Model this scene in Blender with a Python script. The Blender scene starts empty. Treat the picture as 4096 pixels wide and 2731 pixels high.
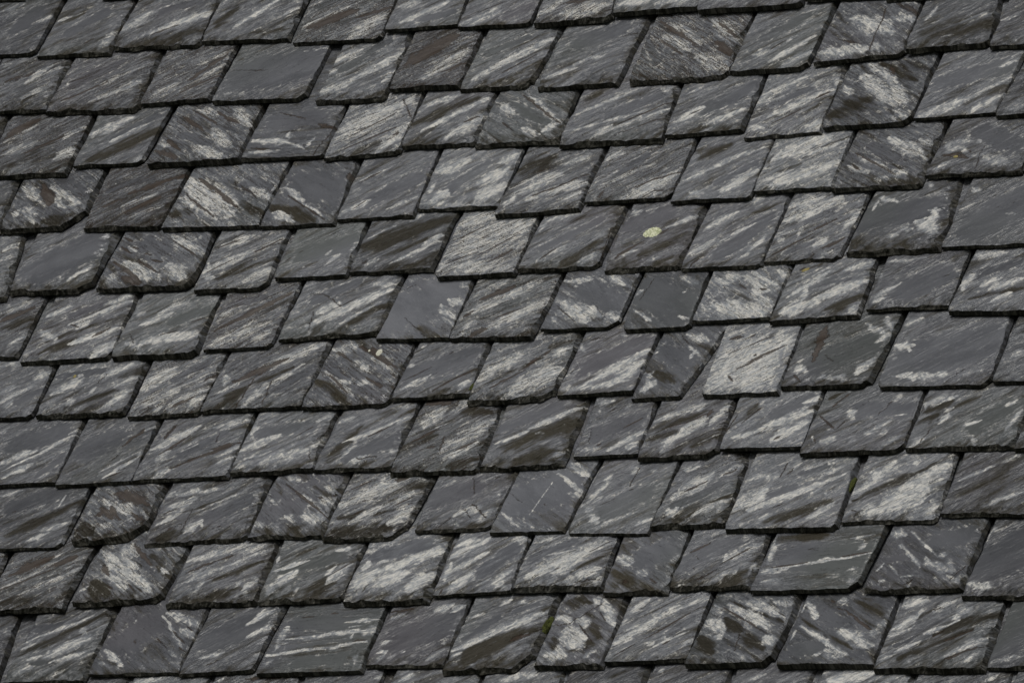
import bpy, math
import numpy as np
from mathutils import Vector, Matrix

# ------------------------------------------------------------------ camera, sky, sun, exposure
SC = 2.6                      # metres across the frame at the roof
TH, PH, PI_, FO = math.radians(29.367), math.radians(4.551), math.radians(50.758), 7.329
Wd, Hd = 4096.0, 2731.0
RV = np.array([math.cos(TH), math.sin(TH), 0.0])
FV = np.array([-math.sin(TH)*math.cos(PH), math.cos(TH)*math.cos(PH), math.sin(PH)])
UV_ = np.cross(RV, FV)
ORG = np.array([0.0, 0.0, 6.0])
CAM = ORG - FV*FO*SC
AU = np.array([1.0, 0, 0]); AV = np.array([0, math.cos(PI_), math.sin(PI_)])
AN = np.array([0, -math.sin(PI_), math.cos(PI_)])
H0 = 0.034                    # height of every tail above the roof boards

scene = bpy.context.scene
cd = bpy.data.cameras.new("camera"); cam = bpy.data.objects.new("camera", cd)
scene.collection.objects.link(cam); scene.camera = cam
cd.sensor_width = 36; cd.lens = FO*36; cd.clip_start = 0.5; cd.clip_end = 500
M = Matrix(((RV[0], UV_[0], -FV[0], CAM[0]), (RV[1], UV_[1], -FV[1], CAM[1]), (RV[2], UV_[2], -FV[2], CAM[2]), (0, 0, 0, 1)))
cam.matrix_world = M

SUN_DIR = np.array([0.04, -0.60, 0.80]); SUN_DIR = SUN_DIR/np.linalg.norm(SUN_DIR)   # towards the light
w = bpy.data.worlds.new("World"); scene.world = w; w.use_nodes = True
nt = w.node_tree; bg = nt.nodes["Background"]
sky = nt.nodes.new("ShaderNodeTexSky"); sky.sky_type = 'NISHITA'; sky.sun_disc = False
sky.sun_elevation = math.asin(SUN_DIR[2]); sky.sun_rotation = math.atan2(SUN_DIR[0], SUN_DIR[1])
sky.air_density = 1.0; sky.dust_density = 4.0; sky.ozone_density = 1.0
hs = nt.nodes.new("ShaderNodeHueSaturation"); hs.inputs["Saturation"].default_value = 0.25
nt.links.new(sky.outputs[0], hs.inputs["Color"]); nt.links.new(hs.outputs[0], bg.inputs["Color"])
bg.inputs["Strength"].default_value = 0.052
sd = bpy.data.lights.new("sun", 'SUN'); so = bpy.data.objects.new("sun", sd); scene.collection.objects.link(so)
sd.energy = 2.1; sd.angle = math.radians(20); sd.color = (1.0, 0.985, 0.96)
so.rotation_euler = Vector(-SUN_DIR).to_track_quat('-Z', 'Y').to_euler()
vs = scene.view_settings
vs.view_transform = 'Standard'; vs.look = 'None'; vs.gamma = 1; vs.exposure = -0.20; vs.use_curve_mapping = False
scene.render.resolution_x = 1024; scene.render.resolution_y = 682

# ------------------------------------------------------------------ photo pixel -> roof plane
def plane(px, py, h):
    """u, v (metres along the course / up the slope) of a photo pixel at height h above the boards"""
    px = np.asarray(px, float); py = np.asarray(py, float)
    x = (px-Wd/2)/Wd; y = -(py-Hd/2)/Wd
    d = FV*FO + x[..., None]*RV + y[..., None]*UV_
    t = -(((CAM-ORG) @ AN) - (h-H0))/(d @ AN)
    X = (CAM-ORG) + d*t[..., None]
    return X @ AU, X @ AV
VY = {'A': 0, 'B': 666, 'C': 1332, 'D': 1998}; VX = {'1': 0, '2': 1000, '3': 2000, '4': 2996}
PS = 1100/2352
MPP = PS*SC/Wd                # metres per traced unit
def src(v, x, y): return VX[v[1]]+np.asarray(x, float)*PS, VY[v[0]]+np.asarray(y, float)*PS

# ------------------------------------------------------------------ noise
def _h(ix, iy, s):
    n = (ix*374761393 + iy*668265263 + s*1274126177) & 0xffffffff
    n = ((n ^ (n >> 13))*1274126177) & 0xffffffff
    return ((n ^ (n >> 16)) & 0xffff)/65535.0
def vn(x, y, s=0):
    ix = np.floor(x).astype(np.int64); iy = np.floor(y).astype(np.int64)
    fx = x-ix; fy = y-iy; fx = fx*fx*fx*(fx*(fx*6-15)+10); fy = fy*fy*fy*(fy*(fy*6-15)+10)
    a = _h(ix, iy, s); b = _h(ix+1, iy, s); c = _h(ix, iy+1, s); d = _h(ix+1, iy+1, s)
    return (a+(b-a)*fx)*(1-fy)+(c+(d-c)*fx)*fy
def fbm(x, y, s=0, o=3):
    r = 0; a = 0.5; t = 0
    for k in range(o):
        r = r+a*vn(x*2**k+k*17.3, y*2**k+k*9.1, s+k*31); t += a; a *= 0.5
    return r/t
def ss(a, b, x):
    t = np.clip((x-a)/(b-a), 0, 1); return t*t*(3-2*t)

# ------------------------------------------------------------------ one slate as arrays
GR = {'R': math.radians(36), 'L': math.radians(-34), 'H': math.radians(4)}
def slate_arrays(k, bl, br, tl, tr, cutR, cutL, par, strokes, step, gap=0.003):
    """bl, br: tail corners (u,v); tl, tr: where the sides meet the course above. Returns local arrays + origin"""
    g, bw, bb, rag, tone, tk = par
    t = tk*0.00104
    bl = np.array(bl); br = np.array(br); tl = np.array(tl); tr = np.array(tr)
    org = bl.copy()
    tilt = (br[1]-bl[1])/(br[0]-bl[0])
    Wt = br[0]-bl[0]
    sl = np.clip((tl[0]-bl[0])/max(tl[1]-bl[1], .05), -.2, .2)
    sr = np.clip((tr[0]-br[0])/max(tr[1]-br[1], .05), -.2, .2)
    E = 0.232; Lv = E+0.022; Lf = 0.50
    nu = max(8, int(Wt/step)); nv = max(6, int(Lv/step))
    # column parameters: (fraction across, wall height 0..1, side inset factor)
    wl = [0.0, .5]; wr = [.8, .45, 0.0]
    fu = np.concatenate([np.zeros(2), np.linspace(0, 1, nu), np.ones(3)])
    wu = np.concatenate([wl, np.ones(nu), wr])
    side = np.concatenate([-np.ones(2), np.zeros(nu), np.ones(3)])
    fv = np.concatenate([np.zeros(4), np.linspace(0, 1, nv), [1.35, 1.9, Lf/Lv]])
    wv = np.concatenate([[0.0, .3, .55, .85], np.ones(nv), np.ones(3)])
    FU, FVv = np.meshgrid(fu, fv); WU, WV = np.meshgrid(wu, wv)
    s0 = k*7
    uu = FU*Wt
    # tail outline of the underside
    f = tilt*uu*0
    cR = cutR*MPP/0.85; cL = cutL*MPP/0.85
    if cR > 0:
        q = (uu-(Wt-cR))/cR; f = f+np.where(q > 0, np.power(np.clip(q, 0, 1), 1.25)*cR*1.05, 0)
    if cL > 0:
        q = (cL-uu)/cL; f = f+np.where(q > 0, np.power(np.clip(q, 0, 1), 1.25)*cL*1.0, 0)
    rg = rag/9.0
    f = f+(fbm(uu*26, uu*0+1.5, s0, 5)-.5)*(0.002+0.013*rg)
    # chipped upper rim: inset of the top face from the underside outline
    q1 = fbm(uu*24, uu*0+3.5, s0+1, 5); q2 = vn(uu*95+vn(uu*31, uu*0, s0+2)*2.5, uu*0+7, s0+3)
    chip = 0.0008+(.003+rg*0.022)*np.power(q1, 2.6)*1.6+rg*.0045*np.power(q2, 3)*(vn(uu*17, uu*0+11, s0+4) > .45)
    tvar = .72+.5*fbm(uu*14, uu*0+12.5, s0+21, 3)      # the broken edge is thicker in some places than in others
    Lx = Lv
    base = f+FVv*(Lx-f)
    wvn = np.power(WV, 1.0)
    lam = np.floor(WV*3+vn(uu*28, WV*3, s0+4)*1.9)/3.9      # laminations in the broken edge
    inset_v = chip*np.clip(0.55*WV+0.45*np.clip(lam, 0, 1), 0, 1)*ss(0.35, 0.0, FVv*(FVv < 1.2)+(FVv >= 1.2)*1.0)
    vv = base+inset_v
    # sides
    vmet = vv
    lin = (0.0006+0.0010*vn(vmet*60, vmet*0+2, s0+5))*WU
    rin = (0.0012+(0.0050+0.012*rg)*np.power(fbm(vmet*24, vmet*0+4, s0+6, 4), 2.2)*2.2)*np.clip(WU*.7+.3*np.floor(WU*2.6+vn(vmet*80, WU*2, s0+8))/3, 0, 1)
    wobL = (fbm(vmet*22, vmet*0+9, s0+9, 4)-.5)*(0.0035+.004*rg); wobR = (fbm(vmet*22, vmet*0+5, s0+10, 4)-.5)*(0.004+.006*rg)
    ul = sl*vmet+lin+wobL; ur = Wt+sr*vmet-rin+wobR
    U = ul+(ur-ul)*FU
    V = vv+tilt*U
    # grain coordinates
    ga = GR[g]+((vn(np.array(k*1.7), np.array(.5), 77)-.5)*.14)
    c, s = math.cos(ga), math.sin(ga)
    ga_u = U*c+V*s; ga_v = -U*s+V*c
    # marks
    W = np.zeros_like(U); K = W.copy(); D = W.copy(); S = W.copy(); C = W.copy(); Cs = W.copy()
    e0 = (fbm(ga_u*28, ga_v*150, s0+11, 3)-.5); e1 = fbm(U*70, V*70, s0+12, 3)-.5
    wa = (fbm(ga_u*35, ga_v*35, s0+24, 4)-.5)*.030; wb = (fbm(ga_u*30+9, ga_v*60, s0+25, 4)-.5)*.013
    U0, V0 = U, V                                   # marks are torn along the grain
    UM = U+wa*c-wb*s; VM = V+wa*s+wb*c
    pat = .62+.8*fbm(ga_u*22, ga_v*60, s0+26, 3)
    for ty, x1, y1, x2, y2, wd, st in strokes:
        x1 -= org[0]; x2 -= org[0]; y1 -= org[1]; y2 -= org[1]
        dx, dy = x2-x1, y2-y1; L2 = dx*dx+dy*dy+1e-9
        UU_, VV_ = (U, V) if (ty == 'C' or wd < .0035) else (UM, VM)
        tt = ((UU_-x1)*dx+(VV_-y1)*dy)/L2; tc = np.clip(tt, 0, 1)
        dd = np.hypot(UU_-(x1+tc*dx), VV_-(y1+tc*dy))
        if ty == 'C':
            wob = (fbm(tc*6+k, tc*0, s0+13, 3)-.5)*.008
            sd_ = ((U-x1)*dy-(V-y1)*dx)/math.sqrt(L2)+wob
            dw = np.where((tt > 0) & (tt < 1), np.abs(sd_), dd)
            C = np.maximum(C, ss(.0021, .0004, dw)*st/9)
            continue
        if ty == 'S':
            S = np.maximum(S, ss(1.15, .55, dd/wd+e0*.5+e1*.3)*st/9); continue
        wt = max(wd, .0022)*(.30+.75*np.power(np.sin(np.clip(tc, .03, .97)*math.pi), .7))
        if ty == 'W':
            W = np.maximum(W, ss(2.15, .1, dd/wt+e0*1.0+e1*.7)*st/8.2*np.clip(pat, 0, 1.15))
        elif ty == 'K':
            K = np.maximum(K, ss(1.5, .1, dd/wt+e0*1.1+e1*.9)*st/8)
        else:
            D = np.maximum(D, ss(1.9, .0, dd/wt+e0*.8+e1*.4)*st/9.5)
    S = S*(1-W)
    # relief
    b = fbm(U*6, V*6, s0+14, 2)-.5
    grain = fbm(ga_u*10, ga_v*85, s0+15, 3)
    ter = np.floor(grain*7+vn(ga_u*40, ga_v*60, s0+16)*.8)/7
    rel = b*0.0045*ss(0, .25, FVv)+(ter-.5)*0.0026*(1-.85*S)*(0.35+.65*rg)+(grain-.5)*.0022*(1-.7*S)
    # conchoidal flakes along the tail and right side
    fl = fbm(U*30+5+wa*60, V*75+wb*120, s0+17, 3)
    tz = (.006+.050*rg)*(.45+1.1*fbm(U*20+3, V*0, s0+27, 3)); tailz = ss(1.0, 0.15, (vv-f-chip)/tz)
    szw = (.003+.026*rg)*(.3+1.3*fbm(V*22+3, V*0, s0+28, 3)); sidez = ss(1.0, .1, (ur-U)/szw)*.8
    fz = np.clip(tailz+sidez, 0, 1)
    flq = (np.floor(fl*8)+ss(.0, .35, fl*8-np.floor(fl*8)))/8
    rel = rel-fz*np.sqrt(rg)*(.0008+.0115*flq)
    D = np.maximum(D, 0)
    rel = rel-C*.0030-K*.0010*(.5+e1)-D*.0003
    top = (WV >= .999) & (WU >= .999)
    rel = np.where(top, rel, 0)
    body = np.minimum(WU, WV)
    hgt = (-(t+gap)*np.clip(V/E, 0, 2.2))
    Hh = hgt+body*t*(1-(1-tvar)*ss(.02, 0, vv-f-chip))+rel
    Hh = np.maximum(Hh, -H0+.0004+body*.004)
    Hh[WV[:, 0] < .9, :] += 0
    sidew = (WU < .999) & (WV >= .85)
    wall = np.where(body < .999, np.where(sidew, -.10+1.0*fbm(V*130, WU*5, s0+22, 3), .58+.42*fbm(U*30, WV*5, s0+23, 3)), 0)
    rim = np.maximum(ss(.0055, .0, (vv-f-chip)), ss(.0035, 0, ur-U))*.30*(vn(U*150, V*150, s0+20) > .5)
    wall = np.maximum(wall, rim*np.clip(.4+rg, 0, 1)+fz*np.sqrt(rg)*.42*ss(.4, .62, fl))
    D = np.clip(D+fz*(.25+.5*rg)*(.5+e1), 0, 1); W = W*(1-.5*fz*rg)
    co = np.stack([U, V, Hh], -1).reshape(-1, 3)
    marks = np.stack([W, np.clip(K+C*1.2, 0, 1), D, S], -1).reshape(-1, 4)
    tn = np.stack([U*0+bw/9, U*0+bb/9, U*0+tone/9+(vn(np.array(k*2.3), np.array(.2), 9)-.5)*.10, wall], -1).reshape(-1, 4)
    off = np.array([vn(np.array(k*3.1), np.array(.1), 5)*50, vn(np.array(k*5.3), np.array(.7), 6)*50])
    uv = np.stack([ga_u+off[0], ga_v+off[1]], -1).reshape(-1, 2)
    R, Cn = U.shape
    idx = np.arange(R*Cn).reshape(R, Cn)
    fc = np.stack([idx[:-1, :-1], idx[:-1, 1:], idx[1:, 1:], idx[1:, :-1]], -1).reshape(-1, 4)
    smooth = (top[:-1, :-1] & top[1:, 1:]).reshape(-1)
    # underside
    bu = np.array([[0, 0], [0, Cn-1], [R-1, Cn-1], [R-1, 0]])
    return org, co, fc, smooth, marks, tn, uv

def mesh_from(name, co, fc, smooth, marks, tn, uv, mat):
    me = bpy.data.meshes.new(name)
    me.vertices.add(len(co)); me.vertices.foreach_set("co", co.astype(np.float32).ravel())
    n = len(fc)
    me.loops.add(n*4); me.loops.foreach_set("vertex_index", fc.astype(np.int32).ravel())
    me.polygons.add(n); me.polygons.foreach_set("loop_start", (np.arange(n)*4).astype(np.int32))
    me.polygons.foreach_set("use_smooth", smooth.astype(bool))
    me.update()
    for nm, arr in (("marks", marks), ("tone", tn)):
        at = me.attributes.new(nm, 'FLOAT_COLOR', 'POINT'); at.data.foreach_set("color", arr.astype(np.float32).ravel())
    at = me.attributes.new("grain", 'FLOAT2', 'POINT'); at.data.foreach_set("vector", uv.astype(np.float32).ravel())
    me.materials.append(mat)
    return me

# ------------------------------------------------------------------ materials
def N(nt, ty, **kw):
    n = nt.nodes.new(ty)
    for a, b in kw.items(): setattr(n, a, b)
    return n
def mth(nt, op, a, b=None, c=None, clamp=False):
    n = nt.nodes.new("ShaderNodeMath"); n.operation = op; n.use_clamp = clamp
    for i, x in enumerate((a, b, c)):
        if x is None: continue
        if isinstance(x, (int, float)): n.inputs[i].default_value = x
        else: nt.links.new(x, n.inputs[i])
    return n.outputs[0]
def mapr(nt, x, a, b, c=0.0, d=1.0):
    n = nt.nodes.new("ShaderNodeMapRange"); n.interpolation_type = 'SMOOTHSTEP'
    nt.links.new(x, n.inputs[0]); n.inputs[1].default_value = a; n.inputs[2].default_value = b; n.inputs[3].default_value = c; n.inputs[4].default_value = d
    return n.outputs[0]
def mixc(nt, f, a, b):
    n = nt.nodes.new("ShaderNodeMix"); n.data_type = 'RGBA'
    if isinstance(f, (int, float)): n.inputs[0].default_value = f
    else: nt.links.new(f, n.inputs[0])
    for i, x in ((6, a), (7, b)):
        if isinstance(x, tuple): n.inputs[i].default_value = (*x, 1)
        else: nt.links.new(x, n.inputs[i])
    return n.outputs[2]
def noise(nt, vec, scale, detail=3, rough=.5, dist=0.0):
    n = nt.nodes.new("ShaderNodeTexNoise"); n.noise_dimensions = '3D'
    nt.links.new(vec, n.inputs["Vector"]); n.inputs["Scale"].default_value = scale
    n.inputs["Detail"].default_value = detail; n.inputs["Roughness"].default_value = rough; n.inputs["Distortion"].default_value = dist
    return n.outputs[0]
def stretch(nt, vec, sx, sy):
    n = nt.nodes.new("ShaderNodeVectorMath"); n.operation = 'MULTIPLY'
    nt.links.new(vec, n.inputs[0]); n.inputs[1].default_value = (sx, sy, 1); return n.outputs[0]

def slate_material():
    m = bpy.data.materials.new("slate"); m.use_nodes = True; nt = m.node_tree
    b = nt.nodes["Principled BSDF"]
    def attr(nm):
        a = nt.nodes.new("ShaderNodeAttribute"); a.attribute_name = nm; return a
    am, at, ag = attr("marks"), attr("tone"), attr("grain")
    sm = nt.nodes.new("ShaderNodeSeparateColor"); nt.links.new(am.outputs["Color"], sm.inputs[0])
    st = nt.nodes.new("ShaderNodeSeparateColor"); nt.links.new(at.outputs["Color"], st.inputs[0])
    Wm, Km, Dm, Sm = sm.outputs[0], sm.outputs[1], sm.outputs[2], am.outputs["Alpha"]
    bw, bb, tone, wall = st.outputs[0], st.outputs[1], st.outputs[2], at.outputs["Alpha"]
    g = ag.outputs["Vector"]
    n_streak = noise(nt, stretch(nt, g, 9, 58), 1.0, 6, .62, .6)
    n_fine = noise(nt, stretch(nt, g, 24, 300), 1.0, 5, .66, .3)
    n_mot = noise(nt, stretch(nt, g, 42, 75), 1.0, 8, .66, 1.2)
    n_lo = noise(nt, stretch(nt, g, 6, 14), 1.0, 3, .5, .4)
    n_pit = noise(nt, stretch(nt, g, 260, 420), 1.0, 3, .6, .2)
    n_grit = noise(nt, stretch(nt, g, 170, 330), 1.0, 2, .6, 0)
    # white marks: pale deposit, plus sky sheen and lit rims painted as colour
    a = mth(nt, 'MULTIPLY', Wm, 1.0)
    b1 = mth(nt, 'MULTIPLY_ADD', n_streak, 1.5, -.75)
    b2 = mth(nt, 'MULTIPLY_ADD', n_mot, 2.5, -1.25)
    b3 = mth(nt, 'MULTIPLY_ADD', n_fine, 1.5, -.75)
    basew = mth(nt, 'MULTIPLY_ADD', bw, .50, .03)
    tot = mth(nt, 'ADD', a, mth(nt, 'ADD', b1, mth(nt, 'ADD', b2, b3)))
    tot = mth(nt, 'ADD', tot, basew)
    tot = mth(nt, 'SUBTRACT', tot, mth(nt, 'MULTIPLY', Sm, .42))
    tot = mth(nt, 'SUBTRACT', tot, mth(nt, 'MULTIPLY', Dm, .35))
    rimS = mth(nt, 'MULTIPLY', mth(nt, 'MULTIPLY', Sm, mth(nt, 'SUBTRACT', 1.0, Sm)), 1.7)
    tot = mth(nt, 'ADD', tot, rimS)
    n_ln = noise(nt, stretch(nt, g, 7, 120), 1.0, 3, .5, .5)
    line = mth(nt, 'SUBTRACT', 1.0, mth(nt, 'MULTIPLY', mth(nt, 'ABSOLUTE', mth(nt, 'SUBTRACT', n_ln, .5)), 16.0), None, True)
    line = mth(nt, 'MULTIPLY', line, mapr(nt, n_pit, .42, .60))
    tot = mth(nt, 'SUBTRACT', tot, mth(nt, 'MULTIPLY', line, .40))
    n_rib = noise(nt, stretch(nt, g, 210, 16), 1.0, 3, .55, .4)
    tot = mth(nt, 'ADD', tot, mth(nt, 'MULTIPLY_ADD', n_rib, .8, -.40))
    soft = mapr(nt, tot, .16, 1.30); crisp = mapr(nt, tot, .52, .86)
    white = mth(nt, 'MULTIPLY_ADD', soft, .62, mth(nt, 'MULTIPLY', crisp, .38))
    white = mth(nt, 'MULTIPLY', white, mapr(nt, n_fine, .32, .54, .70, 1.0))
    # dark brown streaks and pits
    kk = mth(nt, 'ADD', mth(nt, 'MULTIPLY', Km, 1.35), mth(nt, 'MULTIPLY_ADD', n_fine, 1.9, -.95))
    kk = mth(nt, 'ADD', kk, mth(nt, 'MULTIPLY_ADD', n_pit, 1.8, -.9))
    kk = mth(nt, 'ADD', kk, mth(nt, 'MULTIPLY_ADD', bb, .62, -.03))
    kk = mth(nt, 'ADD', kk, mth(nt, 'MULTIPLY_ADD', n_streak, .9, -.45))
    kk = mth(nt, 'ADD', kk, mth(nt, 'MULTIPLY', white, .06))
    kk = mth(nt, 'ADD', kk, mth(nt, 'MULTIPLY', line, mth(nt, 'MULTIPLY_ADD', bb, 1.3, .12)))
    brown = mapr(nt, kk, .46, .82)
    # warm dark film-free stone, in broad swathes along the grain
    n_sw = noise(nt, stretch(nt, g, 7, 34), 1.0, 4, .55, .9)
    dk = mth(nt, 'ADD', mth(nt, 'MULTIPLY', Dm, .85), mth(nt, 'MULTIPLY_ADD', n_sw, 2.3, -1.08))
    dk = mth(nt, 'ADD', dk, mth(nt, 'MULTIPLY_ADD', n_mot, 1.0, -.5))
    dk = mth(nt, 'SUBTRACT', dk, mth(nt, 'MULTIPLY', Sm, .60))
    dark = mapr(nt, dk, -.04, .72)
    grey = mixc(nt, mapr(nt, n_lo, .32, .68), (0.070, 0.0725, 0.080), (0.102, 0.105, 0.114))
    grey = mixc(nt, mth(nt, 'MULTIPLY', mapr(nt, n_mot, .5, .75), .35), grey, (0.15, 0.155, 0.165))
    n_hue = noise(nt, stretch(nt, g, 1.3, 1.9), 1.0, 2, .5, 0)
    grey = mixc(nt, mth(nt, 'MULTIPLY', mapr(nt, n_hue, .52, .68), .4), grey, (0.088, 0.079, 0.086))
    grey = mixc(nt, mth(nt, 'MULTIPLY', mapr(nt, n_hue, .48, .34), .7), grey, (0.074, 0.080, 0.074))
    tonev = mth(nt, 'MULTIPLY_ADD', tone, 1.5, .15)  # slate's own tone; values near the frame edges also carry painted-in lens falloff
    grey2 = mixc(nt, dark, grey, mixc(nt, n_lo, (0.021, 0.0185, 0.012), (0.050, 0.044, 0.032)))
    grit = mth(nt, 'ADD', mth(nt, 'MULTIPLY_ADD', n_grit, .22, .66), mth(nt, 'MULTIPLY_ADD', n_pit, .4, 0.0))
    vm = nt.nodes.new("ShaderNodeVectorMath"); vm.operation = 'SCALE'; nt.links.new(grey2, vm.inputs[0]); nt.links.new(mth(nt, 'MULTIPLY', tonev, grit), vm.inputs["Scale"])
    # soft bluish haze round the white
    hz = mth(nt, 'ADD', mth(nt, 'MULTIPLY', Wm, 1.0), mth(nt, 'MULTIPLY_ADD', n_mot, 1.1, -.55))
    hz = mth(nt, 'ADD', hz, mth(nt, 'MULTIPLY_ADD', n_streak, 1.2, -.6))
    hz = mth(nt, 'ADD', hz, mth(nt, 'MULTIPLY_ADD', bw, .55, 0.0))
    hz = mth(nt, 'ADD', hz, mth(nt, 'MULTIPLY', Sm, -.25))
    hz = mth(nt, 'SUBTRACT', hz, mth(nt, 'MULTIPLY', dark, .45))
    haze = mapr(nt, hz, -.10, .80)
    base = mixc(nt, mth(nt, 'MULTIPLY', haze, .85), vm.outputs[0], (0.205, 0.217, 0.236))
    wc = mixc(nt, mapr(nt, n_mot, .35, .65), (0.36, 0.38, 0.40), (0.78, 0.755, 0.69))
    wc = mixc(nt, mth(nt, 'MULTIPLY', mapr(nt, n_fine, .46, .66), .55), wc, (0.17, 0.155, 0.13))
    col = mixc(nt, mth(nt, 'MULTIPLY', white, .95), base, wc)
    kc = mixc(nt, n_pit, (0.017, 0.012, 0.009), (0.068, 0.047, 0.033))
    col = mixc(nt, mth(nt, 'MULTIPLY', brown, .9), col, kc)
    ec = mixc(nt, mapr(nt, n_mot, .42, .70), (0.015, 0.0145, 0.010), (0.115, 0.11, 0.095))
    # edges: broken faces and rims mixed towards a darker colour, tail faces most
    wallv = mapr(nt, mth(nt, 'ADD', wall, mth(nt, 'MULTIPLY_ADD', n_pit, .5, -.25)), .15, .75)
    col = mixc(nt, mth(nt, 'MULTIPLY', wallv, .94), col, ec)
    nt.links.new(col, b.inputs["Base Color"])
    r = mth(nt, 'MULTIPLY_ADD', n_mot, .22, .20)
    r = mth(nt, 'ADD', r, mth(nt, 'MULTIPLY', white, .12)); r = mth(nt, 'ADD', r, mth(nt, 'MULTIPLY', dark, .18))
    r = mth(nt, 'ADD', r, mth(nt, 'MULTIPLY', brown, .3)); r = mth(nt, 'ADD', r, mth(nt, 'MULTIPLY', wallv, .4), None, True)
    nt.links.new(r, b.inputs["Roughness"])
    sp = mth(nt, 'MULTIPLY_ADD', mth(nt, 'MAXIMUM', mth(nt, 'MULTIPLY', dark, .8), wallv), -.40, .50)
    nt.links.new(sp, b.inputs["Specular IOR Level"])
    hgt = mth(nt, 'ADD', mth(nt, 'MULTIPLY', n_fine, mth(nt, 'MULTIPLY_ADD', mth(nt, 'MAXIMUM', white, dark), .35, .05)), mth(nt, 'MULTIPLY', n_pit, .12))
    hgt = mth(nt, 'ADD', hgt, mth(nt, 'MULTIPLY', n_streak, .45))
    hgt = mth(nt, 'ADD', hgt, mth(nt, 'MULTIPLY', n_mot, .35))
    n_rg = noise(nt, stretch(nt, g, 14, 70), 1.0, 3, .5, 1.2)
    rid = mth(nt, 'SUBTRACT', 1.0, mth(nt, 'MULTIPLY', mth(nt, 'ABSOLUTE', mth(nt, 'SUBTRACT', n_rg, .5)), 9.0), None, True)
    hgt = mth(nt, 'SUBTRACT', hgt, mth(nt, 'MULTIPLY', rid, .38))
    hgt = mth(nt, 'MULTIPLY', hgt, mth(nt, 'MULTIPLY_ADD', Sm, -.80, 1.0))
    hgt = mth(nt, 'SUBTRACT', hgt, mth(nt, 'MULTIPLY', brown, .7))
    bp = nt.nodes.new("ShaderNodeBump"); bp.inputs["Strength"].default_value = 1.0; bp.inputs["Distance"].default_value = .0036
    nt.links.new(hgt, bp.inputs["Height"]); nt.links.new(bp.outputs[0], b.inputs["Normal"])
    return m
SLATE = slate_material()

def simple_mat(name, c1, c2, scale, rough=.8, bump=.0008):
    m = bpy.data.materials.new(name); m.use_nodes = True; nt = m.node_tree; b = nt.nodes["Principled BSDF"]
    tc = nt.nodes.new("ShaderNodeTexCoord"); n = noise(nt, tc.outputs["Object"], scale, 4, .6, .5)
    nt.links.new(mixc(nt, mapr(nt, n, .35, .65), c1, c2), b.inputs["Base Color"]); b.inputs["Roughness"].default_value = rough
    bp = nt.nodes.new("ShaderNodeBump"); bp.inputs["Distance"].default_value = bump; nt.links.new(n, bp.inputs["Height"]); nt.links.new(bp.outputs[0], b.inputs["Normal"])
    return m

COL = scene.collection
BASIS = Matrix(((AU[0], AV[0], AN[0]), (AU[1], AV[1], AN[1]), (AU[2], AV[2], AN[2]))).to_4x4()
def world(u, v, h): return ORG+AU*u+AV*v+AN*(h-H0)

# ------------------------------------------------------------------ the ground before the house (its light reaches the undersides)
gm = bpy.data.meshes.new("ground"); gm.from_pydata([(-400, -400, 0), (400, -400, 0), (400, 400, 0), (-400, 400, 0)], [], [(0, 1, 2, 3)])
gm.materials.append(simple_mat("grass_ground", (.05, .07, .03), (.09, .11, .05), 30, .9, .02))
go = bpy.data.objects.new("ground", gm); COL.objects.link(go); go["kind"] = "structure"

# ------------------------------------------------------------------ the roof that carries them
roof = bpy.data.objects.new("house_roof", None); COL.objects.link(roof)
roof.matrix_world = Matrix.Translation(Vector(world(0, 0, 0))) @ BASIS
roof["label"] = "steep slate roof slope whose boards carry every course of slates"; roof["category"] = "roof"
def board_mesh():
    vs_, fs = [], []
    for i in range(-20, 21):
        y0, y1 = i*.16+.002, (i+1)*.16-.002
        b = len(vs_)
        for z in (-.022, -.001):
            vs_ += [(-3.6, y0, z), (3.6, y0, z), (3.6, y1, z), (-3.6, y1, z)]
        fs += [(b, b+3, b+2, b+1), (b+4, b+5, b+6, b+7), (b, b+1, b+5, b+4), (b+2, b+3, b+7, b+6), (b+1, b+2, b+6, b+5), (b+3, b, b+4, b+7)]
    me = bpy.data.meshes.new("roof_boards"); me.from_pydata(vs_, [], fs); me.materials.append(simple_mat("old_board", (.03, .025, .02), (.06, .05, .04), 8)); return me
bo = bpy.data.objects.new("roof_boards", board_mesh()); COL.objects.link(bo); bo.parent = roof

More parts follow.
